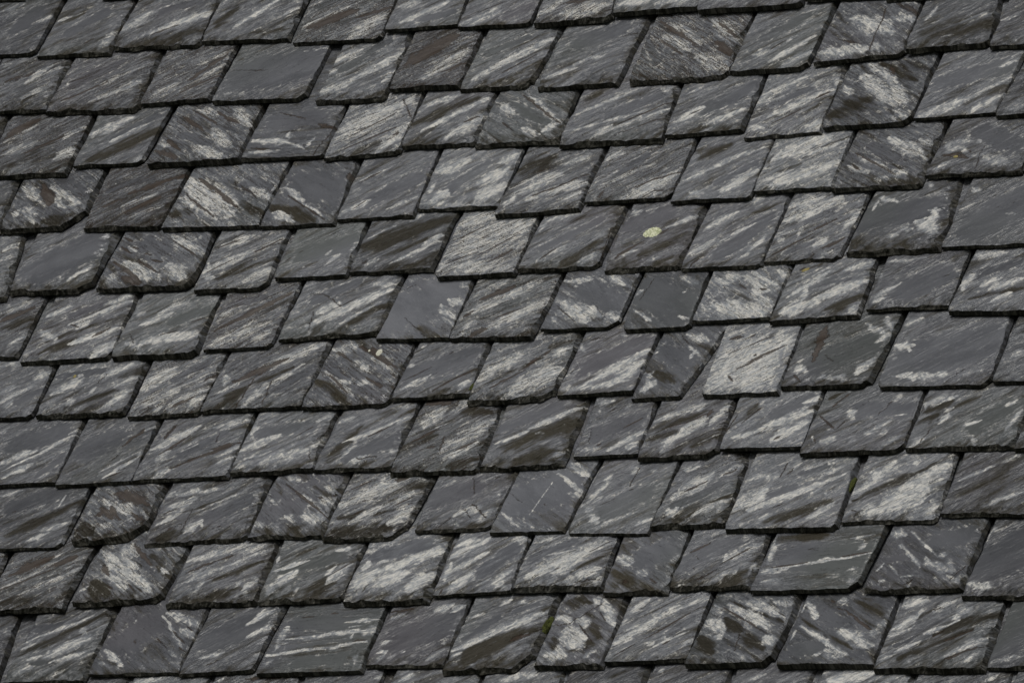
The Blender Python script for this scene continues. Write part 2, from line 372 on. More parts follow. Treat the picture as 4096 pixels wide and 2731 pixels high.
# ------------------------------------------------------------------ read the traced slates
DATA = r"""
#row|view|BLx BLy BRx BRy TLx TLy TRx TRy|cutR cutL|grain white brown rag tone thick|strokes|description
0|A1|-500 25 205 10 -260 -500 420 -500|0 0|R 2 0 3 4 9||dark sliver of slate at the top left corner
0|A1|225 -12 850 -28 440 -520 1080 -520|0 0|R 2 0 3 4 9||
0|A1|865 6 1500 -22 1080 -520 1700 -520|0 0|R 2 0 3 4 9||thin dark tail of slate touching the upper frame edge
1|A1|-350 512 300 482 -110 0 565 0|30 0|R 1 0 2 4 12|W 20 90 200 30 25 4;W 330 190 430 150 30 4;W 300 340 370 280 20 3;S 150 250 300 100 120 9|plain dark grey slate in the top left corner
1|A1|325 510 930 482 570 0 1180 0|0 0|R 2 1 5 5 13|W 480 190 680 110 18 6;W 850 390 1000 270 45 5;D 450 230 700 120 30 5;K 700 380 820 330 12 4;S 600 280 900 100 90 9|dark smooth slate with one pale streak high on its left
1|A1|965 440 1705 420 1190 0 1900 0|30 0|R 3 2 6 5 13|W 1060 260 1250 130 50 5;W 1300 290 1800 100 40 8;K 1300 300 1550 210 15 5;D 1150 400 1750 250 60 6;S 1400 100 1700 20 60 9|slate with a pale mottled diagonal belt above a dark base
1|A2|-403 385 345 362 -238 0 520 0|0 0|R 4 1 3 4 15|W -130 250 240 10 25 7;W 0 180 150 60 30 6;W 300 140 420 70 15 7;D -300 250 -100 60 60 7;D 0 300 330 250 40 4|slate with curled dark relief at left and pale streaks
1|A2|370 400 1100 355 525 0 1280 0|30 10|R 6 5 3 5 13|W 470 240 830 60 25 7;K 500 250 900 90 60 5;K 900 170 1200 60 25 6;W 850 330 1150 130 60 7;S 600 60 900 -50 60 9|rust brown stained slate with a notched corner flake
1|A2|1160 285 1775 235 1282 0 1880 0|0 0|R 3 1 1 6 12|W 1300 210 1700 20 28 7;W 1270 90 1450 30 40 4;S 1500 180 1750 100 60 9|smooth slate with one thin straight white diagonal line
1|A2|1785 262 2403 228 1885 0 2523 0|20 0|R 3 1 1 6 13|W 1830 220 2150 60 30 6;W 1900 210 2150 110 30 4;K 1950 120 2200 20 6 5;S 2200 160 2400 60 70 8|smooth slate with faint white scratches near lower left
1|A3|295 248 935 190 385 0 1000 0|40 0|R 7 4 5 5 18|W 350 150 520 20 40 6;W 550 150 950 40 60 7;K 560 60 800 10 25 5|mottled white and brown slate cut by the upper frame
1|A3|978 152 1685 100 1010 0 1715 0|20 0|R 5 0 3 5 18|W 1050 60 1280 20 50 6;W 1350 60 1650 20 30 5|low grey strip of slate with pale clouding at top
1|A3|1700 130 2575 72 1722 0 2620 0|30 0|R 3 0 1 4 19|W 1780 40 2100 10 25 3|thin wide dark strip of slate at the upper frame
1|A4|485 18 1170 -2 690 -500 1390 -520|0 0|R 2 0 3 4 12||
1|A4|1180 28 1900 -26 1400 -500 2100 -520|0 0|R 2 0 3 4 12||black tail of slate peeping below the upper frame
1|A4|1920 -20 2700 -60 2130 -500 2900 -520|0 0|R 2 0 3 4 12||
2|A1|-215 985 395 965 15 520 625 520|0 0|R 4 3 5 4 12|W 0 560 100 540 15 3;W 220 720 440 560 30 6;W 200 850 480 700 40 5;W 350 660 600 540 18 5;D 200 880 450 740 40 6;K 60 700 300 620 30 4|dark slate with several short pale diagonal wisps
2|A1|400 995 1160 970 635 520 1400 440|40 0|R 4 4 7 5 16|K 520 880 900 700 14 7;W 520 900 1300 520 14 5;W 780 880 1200 690 35 5;S 650 720 1000 540 90 9;K 560 720 760 650 8 4;W 1000 800 1200 680 30 5|slate with a long speckled brown line and chipped tail
2|A1|1212 920 1800 872 1425 440 2045 400|0 0|R 6 6 1 5 14|K 1620 700 1950 450 25 7;W 1560 780 1960 520 14 8;K 1560 790 1880 640 14 8;W 1300 840 1500 720 45 5;W 1700 560 2000 420 20 5|slate with brown and white parallel scratch bands
2|A2|-318 900 475 872 -78 395 718 390|50 0|R 1 1 1 6 16|S 0 650 450 550 300 9;K 30 610 150 600 6 5;K -200 600 100 600 5 3;D -130 430 -60 600 30 4;W -220 810 -150 800 20 3;W 470 440 640 420 15 3|large plain smooth grey slate with faint scratches
2|A2|565 912 1165 870 790 395 1385 320|20 10|R 5 2 6 6 16|W 700 530 950 420 35 6;W 600 800 860 700 40 7;W 900 680 1360 400 35 8;W 1140 700 1280 560 25 8;W 640 640 740 600 20 6;S 800 600 1150 350 60 9|slate with white belts and a flaked pale right edge
2|A2|1200 795 1800 765 1400 300 2010 270|0 0|R 5 6 3 5 17|K 1350 550 1750 300 90 5;W 1500 680 1850 420 60 7;W 1650 400 1900 300 20 6;K 1600 640 1850 540 12 6|purplish brown wrinkled slate with white lower half
2|A2|1800 795 2400 772 2030 275 2678 265|60 0|R 5 2 5 6 14|W 1900 700 2352 420 30 8;W 2138 580 2618 300 30 7;D 2150 700 2550 500 60 5;K 2150 640 2450 470 8 7;S 2050 450 2352 330 60 9|slate split by a wide white belt over a dark triangle
2|A3|325 795 1015 745 560 240 1300 150|0 0|R 3 1 7 6 17|W 420 660 660 570 30 7;W 640 560 760 480 20 5;W 780 500 880 480 25 6;K 700 520 880 410 6 5;C 1050 310 1170 270 6 6;S 700 350 1000 250 130 9|smooth slate with flaky white patches low down
2|A3|1105 740 1945 688 1330 150 2175 130|50 0|L 7 6 8 5 15|K 1360 170 1660 380 14 8;K 1380 340 1560 470 10 7;W 1400 300 1620 430 40 8;W 1450 180 1700 380 30 7;W 1700 470 1950 580 60 8;K 1870 180 2050 330 12 8;W 1830 170 2080 360 50 7;K 1850 350 1980 460 40 6;S 1250 300 1350 550 50 9|big slate with black and white stripes falling right
2|A4|-155 652 500 608 60 120 760 40|50 0|R 4 1 1 6 17|W 180 540 560 300 28 8;W 300 560 560 420 25 5;W 80 430 120 410 12 6;W 320 350 370 330 14 8;K 180 430 310 340 6 6;S 150 330 500 120 80 9;W 30 480 200 430 25 3|smooth slate with a comet shaped pale scratch
2|A4|552 572 1310 488 770 40 1500 30|40 0|L 4 2 4 5 14|W 900 150 1230 290 60 7;W 620 460 1000 420 45 7;K 750 340 920 380 14 5;W 1150 180 1400 170 35 5;C 1170 60 1040 440 8 8;K 1280 40 1450 120 40 4;W 1070 370 1100 440 25 5|slate with a vertical crack and an oval cream patch
2|A4|1345 468 2060 405 1510 20 2190 0|20 0|R 2 1 5 4 20|W 1530 180 1610 60 15 6;D 1500 300 2050 200 120 6;W 1560 210 1650 180 10 4;W 1800 220 2000 130 30 4;W 1640 330 1760 300 12 4|dark wrinkled slate with curved relief, upper right
2|A4|2065 432 2900 390 2230 0 3050 -20|0 0|R 1 0 2 4 16|W 2150 190 2352 120 12 4|dark slate cut off by the right frame edge
3|A1|-900 1560 -165 1545 -650 1010 75 1000|0 0|R 2 0 4 4 12||narrow dark slate corner on the left frame edge
3|A1|-150 1545 575 1515 95 995 830 985|0 0|R 4 5 3 4 17|K 50 1180 330 1000 50 6;W 0 1230 300 1060 30 5;K 220 1310 550 1150 18 8;W 30 1330 300 1220 40 5;W 470 1370 640 1260 45 8;W 550 1180 720 1090 30 5;D 100 1420 450 1280 60 4|slate with rusty streaks and a pale lower right corner
3|A1|638 1445 1220 1415 840 990 1490 910|30 0|R 3 1 1 5 12|W 800 1160 1100 1010 50 6;W 930 1230 1280 1040 20 6;D 800 1380 1400 1080 90 7;W 1150 1380 1250 1330 30 4;K 1000 1110 1050 1090 8 6;S 950 1200 1350 960 50 9|slate with dark olive lower half under pale upper half
3|A1|1278 1445 2050 1400 1515 910 2290 890|0 0|L 5 4 3 5 22|K 1550 980 1760 1130 16 8;K 1640 930 1860 1060 10 7;K 1850 950 2020 1060 18 7;W 1700 930 1850 1000 35 6;W 1820 1090 1980 1280 35 7;W 1640 1260 1880 1340 35 7;W 2000 930 2150 1080 40 7;K 1420 1190 1540 1290 20 8;W 1370 1230 1450 1250 25 6;K 1340 1290 1480 1350 40 6;S 1550 1150 1800 1230 60 9|thick slate with dark streaks falling to the right
3|A2|-73 1390 630 1355 162 890 835 900|20 0|H 1 1 3 6 12|S 200 1050 600 1000 110 9;K 250 960 480 1020 8 7;K 600 1070 740 1090 20 6;W 20 1200 330 1220 28 8;W 330 1200 350 1130 12 8;W 340 1220 460 1280 16 8;W 460 1270 540 1180 14 7;W 0 1310 250 1290 18 7;K 0 1265 180 1285 14 6;C 540 1330 690 1120 5 6|smooth slate with a jagged white antler shaped mark
3|A2|637 1385 1275 1325 850 900 1490 820|20 0|R 8 3 4 5 13|W 800 1130 1350 860 70 9;W 740 1200 1200 1000 40 8;K 850 1180 1250 950 8 6;K 800 1290 1250 1080 10 6;W 1100 1280 1380 1030 50 7;D 900 1310 1150 1200 50 6;K 1230 1150 1280 1130 20 6;C 1310 840 1380 1000 5 6|bright white streaked slate with dark lower corner
3|A2|1305 1285 1910 1255 1500 810 2130 790|20 0|R 4 1 5 5 14|W 1500 900 1800 820 25 5;W 1470 1130 2050 820 25 8;W 1700 1180 2020 950 50 8;K 1820 1060 1960 990 14 6;D 1400 1080 1950 830 60 6;D 1400 1230 1650 1130 60 5|brownish slate with two bold white diagonal bars
3|A3|-213 1275 505 1240 2 790 690 790|0 0|L 5 2 7 6 14|W 10 900 120 980 35 6;K 190 800 510 1070 14 6;W 230 810 520 1060 22 6;W 370 1120 500 1050 35 8;S 120 900 380 1050 70 9;K 20 1050 120 1130 10 5;W 200 1100 330 1150 30 5|slate with a cream diagonal vein falling to the right
3|A3|510 1275 1385 1228 710 790 1565 720|0 0|R 4 2 6 6 18|W 620 1010 1200 740 18 7;W 560 1150 1400 900 16 5;K 1020 1080 1470 860 10 7;W 800 1180 1500 900 22 6;K 1060 1140 1400 1000 8 6;S 950 1000 1400 800 80 9;W 760 1190 950 1080 30 7;D 650 950 850 800 50 5;W 1380 760 1500 740 25 5|wide slate with thin black dashes above a thick tail
3|A3|1415 1192 2080 1135 1575 710 2285 650|0 0|R 4 1 4 6 14|W 1500 1050 1730 920 28 8;W 1620 800 1750 730 14 5;W 1750 1070 2100 930 30 6;K 1620 990 1740 930 8 5;S 1750 950 2150 750 120 9;D 1800 1120 2080 1060 40 4|smooth blue grey slate with white wisps at lower left
3|A4|-38 1215 600 1150 160 660 835 590|0 0|R 7 2 4 6 12|W 110 830 500 640 25 6;W 180 1000 700 760 30 8;K 560 850 680 790 12 7;K 200 1060 480 920 10 6;W 60 900 180 830 35 5;W 450 1160 660 1000 30 8;W 20 1080 120 1100 25 6;S 200 900 500 760 60 9;W 740 720 830 620 18 9;D 350 1050 600 900 30 4|pale satin slate with a dark pit right of centre
3|A4|632 1130 1380 1075 850 580 1640 465|60 20|L 4 3 2 4 18|W 980 640 1330 900 70 8;W 1030 540 1280 720 35 7;D 950 560 1250 800 30 8;D 1150 540 1450 700 50 7;K 1200 560 1230 640 25 8;D 720 1000 1000 850 110 7;W 1250 950 1330 1000 40 6;W 800 720 880 800 30 5|thick dark slate with one fat white slash falling right
3|A4|1410 1040 2115 985 1660 460 2380 430|0 0|R 3 0 1 6 10|W 1480 1000 1850 850 50 6;W 1750 920 2250 640 25 5;W 1900 960 2180 800 35 5;S 1650 700 2200 550 120 9;D 1850 900 2200 720 35 5;W 2150 560 2320 480 30 4|smooth slate with soft cloudy streaks, near right edge
3|A4|2120 1020 2900 980 2395 430 3120 390|0 0|R 2 0 1 4 16|W 2220 930 2352 900 30 3|dark slate corner cut by the right frame
4|B1|-700 600 -15 580 -480 140 175 130|0 0|R 1 0 4 4 12||dark slate end peeping in at the left edge
4|B1|5 580 700 545 200 125 930 20|170 0|L 4 3 6 4 17|W 210 180 340 300 40 5;K 380 150 430 340 50 9;W 440 170 690 330 22 7;W 430 240 560 360 20 7;S 500 80 780 280 60 9;W 220 350 290 480 40 5;W 120 430 170 370 25 6;D 350 480 600 400 60 6;W 560 330 700 330 20 5|slate with a broken off lower right corner and black stain
4|B1|725 560 1390 545 940 20 1640 20|30 0|R 4 6 6 5 15|K 1100 240 1580 60 30 7;K 1080 400 1380 250 18 8;W 1060 340 1350 220 22 7;W 1120 440 1400 330 25 7;S 950 200 1300 80 60 9;W 1350 100 1420 60 20 5;D 1250 480 1450 300 40 4;K 850 360 1080 260 14 5|slate crossed by broad rusty brown streaks
4|B1|1395 562 2215 535 1650 20 2488 0|0 0|L 6 3 2 5 16|W 1600 100 1950 380 80 9;K 1700 80 2030 350 22 7;W 1830 150 2030 330 28 8;K 1560 200 1820 440 12 6;W 1560 250 1850 450 40 7;S 2100 120 2300 200 80 9;K 2050 150 2200 280 12 5;D 2050 280 2250 400 60 7;D 1480 430 1650 350 60 6;W 2150 180 2320 280 30 6;W 1930 440 2000 380 30 7|wide slate with thick white bars falling to the right
4|B2|90 545 735 510 365 -39 945 -50|0 0|L 1 1 3 6 13|S 450 150 750 200 200 9;W 310 170 460 300 22 9;W 440 310 640 430 16 7;K 320 240 640 460 8 8;D 150 350 550 450 70 8;W 200 400 370 470 35 9;K 850 50 880 200 40 7;W 290 170 320 140 14 8|smooth slate with a white edged dark triangle low left
4|B2|750 482 1400 445 960 -50 1640 -139|0 0|R 3 1 1 6 13|W 950 120 1200 0 12 6;K 930 140 1130 30 10 6;W 830 380 1010 290 30 7;W 1170 380 1430 250 16 6;K 880 370 990 290 8 6;S 1050 300 1400 100 120 9;D 1500 60 1470 100 30 5|smooth slate with thin white streak above its right foot
4|B2|1430 398 2140 358 1650 -139 2350 -155|0 0|R 5 0 5 7 10|W 1600 50 1850 -60 60 7;W 1560 290 1680 200 40 7;W 1950 150 2200 20 50 8;W 1950 270 2180 150 60 8;W 1550 220 1590 130 20 7;S 1700 200 2000 -20 80 9;W 1450 320 2100 320 20 5;W 2150 -40 2300 -120 40 7|light slate with frosty white patches round a grey centre
4|B3|-33 447 695 390 235 -159 925 -159|0 0|R 5 3 1 5 16|D 120 50 450 -80 90 8;W 120 230 500 60 50 7;W 80 200 400 30 12 7;K 300 250 760 60 12 7;W 460 220 720 130 40 8;W 230 280 500 180 40 5;K 280 60 420 10 10 5;W 50 340 110 240 30 6;W 550 -20 800 -100 30 6;W 560 280 700 220 30 6|slate with a dark brown upper corner over white scratches
4|B3|720 335 1445 290 940 -159 1700 -244|50 0|R 6 4 2 6 12|W 1080 270 1500 60 60 9;K 1150 190 1380 80 8 7;K 1250 140 1560 40 8 6;W 860 170 1300 -30 18 5;W 900 -50 1060 -130 30 5;S 1000 80 1250 -100 60 9;K 860 260 890 200 15 5;W 1300 240 1380 230 30 7;K 1320 215 1400 210 8 6|slate peppered with black dots over white at its right
4|B3|1462 325 2135 290 1715 -240 2340 -209|20 0|R 4 0 1 6 12|W 1600 120 1780 20 20 6;W 1900 220 2180 30 40 8;W 1620 220 1720 240 25 7;W 1780 30 2100 -120 22 7;S 1850 150 2200 -40 50 9;D 1700 -50 1950 -180 60 7;W 2100 -100 2300 -180 14 5|smooth slate with two milky bands and clean edges
4|B4|40 240 705 202 215 -209 900 -264|0 0|R 8 2 2 6 11|W 250 -80 700 -250 60 9;W 100 130 350 40 25 6;W 200 170 750 -40 45 9;D 120 120 450 -30 30 7;D 450 -50 850 -260 22 6;W 450 -60 850 -240 14 7;D 150 20 200 -90 25 5|very pale slate with cream and grey ribbons
4|B4|712 235 1470 185 925 -284 1710 -394|10 10|L 4 3 8 5 15|W 1200 -254 1500 -80 40 7;W 1250 -230 1450 -150 18 7;W 930 -100 1250 60 16 7;K 910 -120 1260 80 10 8;S 1050 -180 1250 -60 70 9;W 850 0 1000 60 25 5;W 1080 100 1350 60 40 5;W 1480 -220 1570 -200 30 5;K 890 -10 950 30 14 7|slate with a mossy chipped tail and falling pale streaks
4|B4|1510 110 2335 72 1740 -390 2510 -400|0 0|R 2 1 5 5 13|W 1700 -180 1850 -120 35 5;K 1680 -110 1850 -60 30 7;K 1880 -125 1900 -125 12 6;W 1600 20 1700 -30 30 5;W 1920 -100 2250 -20 30 4;C 2010 -180 1930 20 5 5;S 2000 -300 2300 -180 120 9;W 1980 -240 2000 -200 15 4;W 1700 -200 1900 -210 30 4|slate with an eye shaped dark stain and yellow speck
4|B4|2345 70 3100 40 2520 -400 3300 -420|0 0|R 1 0 2 4 12||
5|B1|-650 1180 50 1165 -400 600 190 590|0 0|R 5 2 6 5 12|W 20 720 150 650 30 6;W 0 790 120 750 20 5;K 0 740 140 680 8 5|half slate with a leaning thick side at the left frame
5|B1|80 1110 760 1095 310 590 1050 575|80 0|R 1 0 9 6 18|S 350 900 800 650 250 9;W 300 730 400 680 16 5;W 590 970 870 810 24 8;W 500 990 520 940 12 4;W 330 650 390 630 12 4;D 640 1050 850 900 30 5|plain dark slate with a white gleam above its chipped corner
5|B1|820 1082 1645 1055 1060 570 1870 560|50 0|L 4 3 7 6 17|S 1250 650 1400 720 110 9;W 1050 820 1350 960 55 8;K 960 800 1210 990 14 8;K 1040 680 1130 740 12 8;K 1060 600 1130 640 10 7;K 1130 680 1190 700 8 7;K 1250 740 1290 760 12 8;K 1300 800 1380 825 12 8;K 1180 790 1360 920 12 6;W 1480 590 1740 750 45 7;K 1440 600 1700 780 8 7;W 1450 850 1600 950 60 6;W 1100 680 1160 720 20 6;W 900 1000 1000 900 40 5;K 1050 950 1200 1010 30 6;W 1700 610 1720 620 12 9|slate with short black dashes stepping down its middle
5|B1|1665 1095 2280 1065 1885 565 2498 560|60 0|R 6 3 2 6 15|W 1880 690 2150 590 30 6;K 1850 710 2080 610 8 6;W 1770 900 2150 720 40 7;K 1770 910 1980 800 6 5;W 1750 950 1830 950 30 8;W 2200 730 2400 620 30 6;K 2170 740 2400 620 14 8;D 1850 970 2350 780 40 6;W 2100 990 2320 870 45 7;W 1790 820 1800 900 12 8|whitened slate with brown specks and rounded right corner
5|B2|220 985 840 955 400 550 1025 480|0 0|R 2 0 2 7 14|S 500 750 900 650 150 9;K 680 600 760 560 5 6;K 300 820 380 760 8 5;K 420 740 450 725 6 6;W 630 860 760 750 20 7;W 330 650 360 600 8 4;W 640 770 700 720 14 5;W 860 680 960 620 10 3;W 450 870 470 855 8 7|clean light grey slate with tiny dark nicks
5|B2|850 935 1565 905 1040 480 1800 390|0 0|R 2 1 5 5 13|D 1000 700 1650 450 110 8;W 990 640 1250 500 14 6;W 1200 850 1640 620 22 8;W 1500 670 1660 580 25 7;W 1380 460 1480 410 25 6;D 1150 780 1500 620 30 5;W 980 850 1090 800 25 6;K 950 840 1010 800 20 5;D 1300 870 1600 750 50 4|brown grey slate with a single white slash low right
5|B2|1590 980 2260 942 1815 395 2493 430|0 30|R 9 4 1 6 16|W 1700 750 2350 480 120 7;W 1800 480 2100 400 50 7;K 1740 640 2000 500 6 6;K 1680 840 1950 720 6 7;K 1950 760 2300 560 6 6;K 1810 600 1850 590 12 8;K 2050 810 2250 700 20 5;W 1650 860 2200 860 50 5;W 1770 480 1700 620 20 6|bright whitish slate ruled with fine brown lines
5|B3|150 915 850 880 370 430 1110 320|40 0|R 3 1 6 6 14|W 440 750 560 680 16 8;K 340 800 480 700 10 6;W 420 450 700 400 30 6;K 600 490 740 410 8 6;S 400 700 850 450 60 9;D 550 800 850 650 60 6;W 680 810 820 760 25 6;W 330 800 420 780 20 5;C 950 500 860 800 5 6;W 860 580 1000 560 35 3;W 330 560 380 480 20 6|slate left of the lichen slate, with a curved crack
5|B3|897 920 1525 890 1130 320 1790 320|10 0|R 2 1 8 6 14|S 1100 500 1400 400 120 9;W 1110 400 1200 360 30 7;W 1450 510 1760 370 22 7;K 960 800 1230 630 14 8;K 1360 580 1460 520 12 7;W 1050 750 1160 720 14 7;D 1200 770 1600 550 50 7;W 1250 800 1380 770 10 4;D 1250 860 1450 760 40 4;W 1350 850 1500 780 40 4|slate carrying the round pale green lichen
5|B3|1550 903 2225 880 1800 320 2500 230|20 0|R 4 0 2 6 14|W 1760 530 2000 390 35 6;W 1600 770 1850 620 30 6;W 2100 760 2250 600 20 6;S 1900 750 2250 450 120 9;W 1880 640 2200 470 14 5;W 2100 280 2300 260 25 5;W 2040 790 2150 740 14 5;K 1610 860 1700 790 8 6;D 2150 400 2400 300 30 5|smooth slate right of the lichen slate
5|B4|130 848 775 808 385 235 1045 245|30 0|R 6 3 3 6 11|W 330 450 750 260 60 8;W 570 680 650 610 28 9;W 330 350 650 250 30 8;K 200 760 560 560 8 8;K 460 590 750 430 12 5;W 800 560 980 320 25 7;W 750 320 810 310 25 8;W 250 620 290 640 18 7;W 430 590 470 490 12 6;S 500 440 700 380 60 9;S 350 720 600 640 50 9;K 640 700 800 620 16 6;W 240 580 450 540 20 5|marbled slate with a white blotch below its centre
5|B4|830 782 1640 735 1060 250 1870 105|0 0|R 1 0 9 5 18|S 1000 450 1550 350 200 9;W 1130 260 1280 300 22 8;W 1030 400 1110 280 14 8;W 1440 460 1620 560 40 8;W 1540 380 1640 380 20 6;W 1520 150 1560 160 20 5;W 1300 540 1400 540 20 5;W 1570 350 1580 580 30 6;W 1700 140 1710 180 10 4;W 1190 600 1240 590 12 7|smooth slate with a deeply flaked thick black tail
5|B4|1655 715 2500 680 1910 100 2700 60|0 0|R 1 0 1 5 13|S 2000 500 2352 300 300 9;W 1890 190 1990 200 18 6;K 2050 370 2300 290 5 4;W 2200 400 2280 400 15 3|plain slate reaching the right frame edge
6|C1|-500 250 160 222 -270 -290 410 -294|0 0|R 3 3 4 4 12|W 0 -174 250 -264 40 4;K 0 -94 280 -224 35 7;W 80 116 240 -4 25 6;D 50 -44 300 -124 60 6|dark slate with a rusty smear at the left frame
6|C1|180 285 945 242 460 -294 1190 -324|50 0|R 5 2 3 5 17|W 410 -144 600 -230 22 7;W 600 -70 1140 -300 20 7;W 330 -10 480 60 40 6;W 600 100 1060 -70 35 8;W 900 -250 1100 -310 30 6;S 600 -150 850 -250 60 9;D 350 110 1050 -180 22 7;D 300 180 700 60 50 6;W 780 200 980 80 40 8;K 780 40 960 -60 12 7;K 600 -80 680 -50 8 6;W 650 -40 750 -110 30 7|slate with alternating white and dark slanting ribbons
6|C1|970 242 1680 222 1215 -334 1920 -324|40 0|R 4 1 4 6 22|W 1200 100 1500 0 40 7;W 1200 -70 1480 -190 28 7;W 1350 -170 1600 -280 25 5;S 1500 -100 1850 -250 80 9;K 1600 -80 1750 -140 8 6;W 1400 60 1700 0 35 6;K 1360 20 1540 -30 6 6;W 1080 80 1200 140 30 5;W 1170 -150 1230 -200 30 6;C 1110 0 1150 90 6 5|slate with a thick square tail and grey centre
6|C1|1745 170 2325 130 1940 -324 2598 -434|30 0|R 6 5 1 6 11|W 1850 60 2300 -80 50 7;K 1850 -10 2500 -360 28 7;W 1870 -100 1960 -200 22 7;W 2050 -100 2560 -400 22 6;S 2050 -260 2250 -310 60 9;S 2400 20 2450 -60 50 9;W 2150 80 2300 -20 30 6;W 1800 100 1950 60 30 7|slate with one long brown grain band through white
6|B2|250 1508 1095 1445 480 985 1330 930|10 0|R 4 1 5 6 14|W 520 1370 1200 1030 40 8;W 600 1250 740 1180 45 7;W 770 1350 1130 1140 14 6;D 850 1350 1200 1150 45 8;S 550 1150 900 1000 70 9;C 520 1095 640 1095 5 6;C 640 1095 775 1200 5 7;C 540 1240 500 1400 5 6;W 1050 1010 1250 1000 30 4;D 520 1430 700 1280 30 6;K 780 1200 880 1140 8 5;W 1100 1080 1000 1100 20 5|slate with a curved hairline crack at upper left
6|B2|1088 1505 1720 1490 1345 935 1935 960|0 0|L 0 0 1 8 12|S 1300 1250 1600 1100 280 9;W 1700 1130 1830 1190 35 8;W 1620 1180 1760 1300 25 8;W 1640 1280 1750 1370 12 7;C 1320 1280 1490 1460 5 5;C 1640 1370 1700 1420 5 4;W 1350 960 1450 960 20 4;W 1350 1430 1370 1440 10 5;W 1800 1000 1870 1010 25 4;C 1320 1050 1420 1010 4 5|very smooth pale grey slate with white brush at right
6|B2|1715 1508 2425 1485 1950 960 2708 905|0 0|R 6 4 3 6 18|W 1900 1250 2500 960 40 6;K 2000 1130 2260 1020 30 7;W 1950 1080 2200 960 25 6;W 2050 1400 2600 1100 50 7;K 2100 1300 2352 1200 8 8;K 1850 1280 1930 1220 14 6;K 1880 1440 2050 1380 30 5;S 2100 1200 2300 1130 30 9;W 1850 1400 1900 1330 25 6|slate with purple brown smear between white ribbons
6|B3|355 1418 1000 1395 580 900 1220 920|70 0|L 3 1 1 6 11|S 750 1050 1050 1200 150 9;W 520 1150 750 1330 60 8;W 660 980 780 960 20 6;W 950 940 1060 1020 25 6;K 480 1180 650 1340 6 6;W 700 1200 860 1280 30 5;C 820 1190 880 1280 4 4;W 450 1290 480 1310 25 6;W 930 1250 1020 1300 50 5;W 560 980 700 1000 20 6|smooth slate with frosted white patch in lower left
6|B3|1065 1425 1605 1400 1235 915 1815 900|30 20|L 0 0 1 5 14|S 1250 1050 1600 1250 200 9;W 1150 1220 1300 1340 14 7;W 1130 1130 1230 1050 20 7;C 1310 950 1200 1150 4 5;W 1560 1090 1590 1075 12 6;W 1550 940 1700 1000 25 4;D 1480 1330 1600 1270 40 4;W 1540 1280 1620 1300 20 5|narrow plain smooth slate with rounded lower corners
6|B3|1650 1350 2326 1320 1830 900 2515 855|0 0|L 8 2 3 6 12|W 1850 1180 2250 1260 60 8;W 2080 930 2300 1080 30 7;W 1860 970 2050 950 40 6;W 2150 1050 2320 1200 25 7;K 2040 1000 2110 1050 8 7;W 2170 900 2352 1020 20 7;K 2240 1050 2280 1050 12 7;S 1780 1150 1900 1100 30 7;W 2400 900 2480 950 30 5|cross hatched white slate with ladder like stripes
6|B4|180 1358 950 1300 395 850 1120 785|0 0|R 5 1 4 6 16|W 260 1260 480 1180 60 8;W 350 1120 700 880 25 7;W 580 1130 1000 970 40 9;W 600 1130 520 1200 35 7;W 860 1250 900 1200 40 6;W 850 880 1050 820 30 7;S 450 1080 750 930 40 9;S 600 1020 850 960 30 9;D 650 1240 1000 1080 50 7;K 430 900 490 870 18 7;D 330 940 600 840 25 6;W 450 1150 480 1060 25 6;W 560 940 700 850 16 5|slate with a yellow lichen dot at its top left
6|B4|1010 1245 1705 1218 1180 780 1910 720|0 0|R 1 0 4 5 11|S 1350 1050 1600 950 200 9;W 1080 1130 1270 1000 18 6;W 1180 820 1500 790 20 5;W 1050 1170 1150 1120 25 5;W 1600 1150 1650 1110 22 5;K 1650 950 1720 920 5 6;W 1100 960 1160 900 20 4|calm grey slate with a few faint pale marks
6|B4|1715 1275 2500 1270 1930 725 2750 690|0 0|R 4 0 1 4 17|W 1830 1060 1900 920 40 7;W 1930 760 2200 730 30 5;W 2050 1060 2352 950 28 8;W 2000 1010 2150 960 30 6;W 2060 1170 2250 1080 30 6;D 1900 1130 2352 1040 30 6;S 2000 900 2300 820 60 9;C 1870 905 1980 905 4 4|slate with one bright bar, cut by the right frame
7|C1|-500 765 275 745 -270 240 500 280|30 0|R 3 1 3 5 12|W 0 280 180 240 20 5;W 320 380 420 330 40 6;W 0 600 300 430 20 6;W 20 520 130 460 35 4;W 50 640 120 570 25 4;S 150 600 350 480 50 9|dull slate with a pale haze at upper right
7|C1|315 742 1070 715 510 275 1300 250|20 0|R 5 1 6 4 15|W 450 530 700 390 40 7;W 740 540 830 460 14 7;W 880 380 1130 270 30 7;S 520 360 870 330 50 9;W 900 630 1130 470 30 6;D 560 640 1000 480 40 6;D 1000 400 1250 300 40 5;W 980 480 1280 310 12 6;W 570 610 640 570 30 6;C 840 430 910 350 6 7;W 640 380 690 370 14 8|slate with a scalloped peeled layer across its top
7|C1|1095 745 1710 710 1310 250 1965 170|20 0|R 7 4 6 6 13|W 1200 480 1480 300 60 8;W 1250 600 1500 500 60 5;W 1420 640 1850 430 30 8;K 1450 640 1680 540 16 6;W 1400 540 1900 280 8 8;K 1750 410 1900 320 20 6;S 1500 400 1800 230 60 9;W 1300 670 1360 640 25 8;W 1620 640 1760 520 25 7;K 1550 690 1650 650 30 4|frosted slate with dotted brown lines at lower right
7|C2|-412 692 445 650 -170 170 715 60|10 0|R 4 3 3 5 13|W -270 520 0 370 20 7;K -150 430 300 220 40 5;W 80 320 620 90 45 6;W 150 470 450 260 16 8;S 250 480 520 300 70 9;D -260 620 -50 480 60 7;W -50 620 120 440 40 6;K 250 250 310 220 16 8;K 60 360 110 340 14 7;D 0 450 350 300 30 6;C -125 650 30 380 5 7;C 110 610 180 410 5 6;W -190 350 -230 450 25 6;S -130 250 -180 350 50 8|extra wide slate with two upright hairline cracks
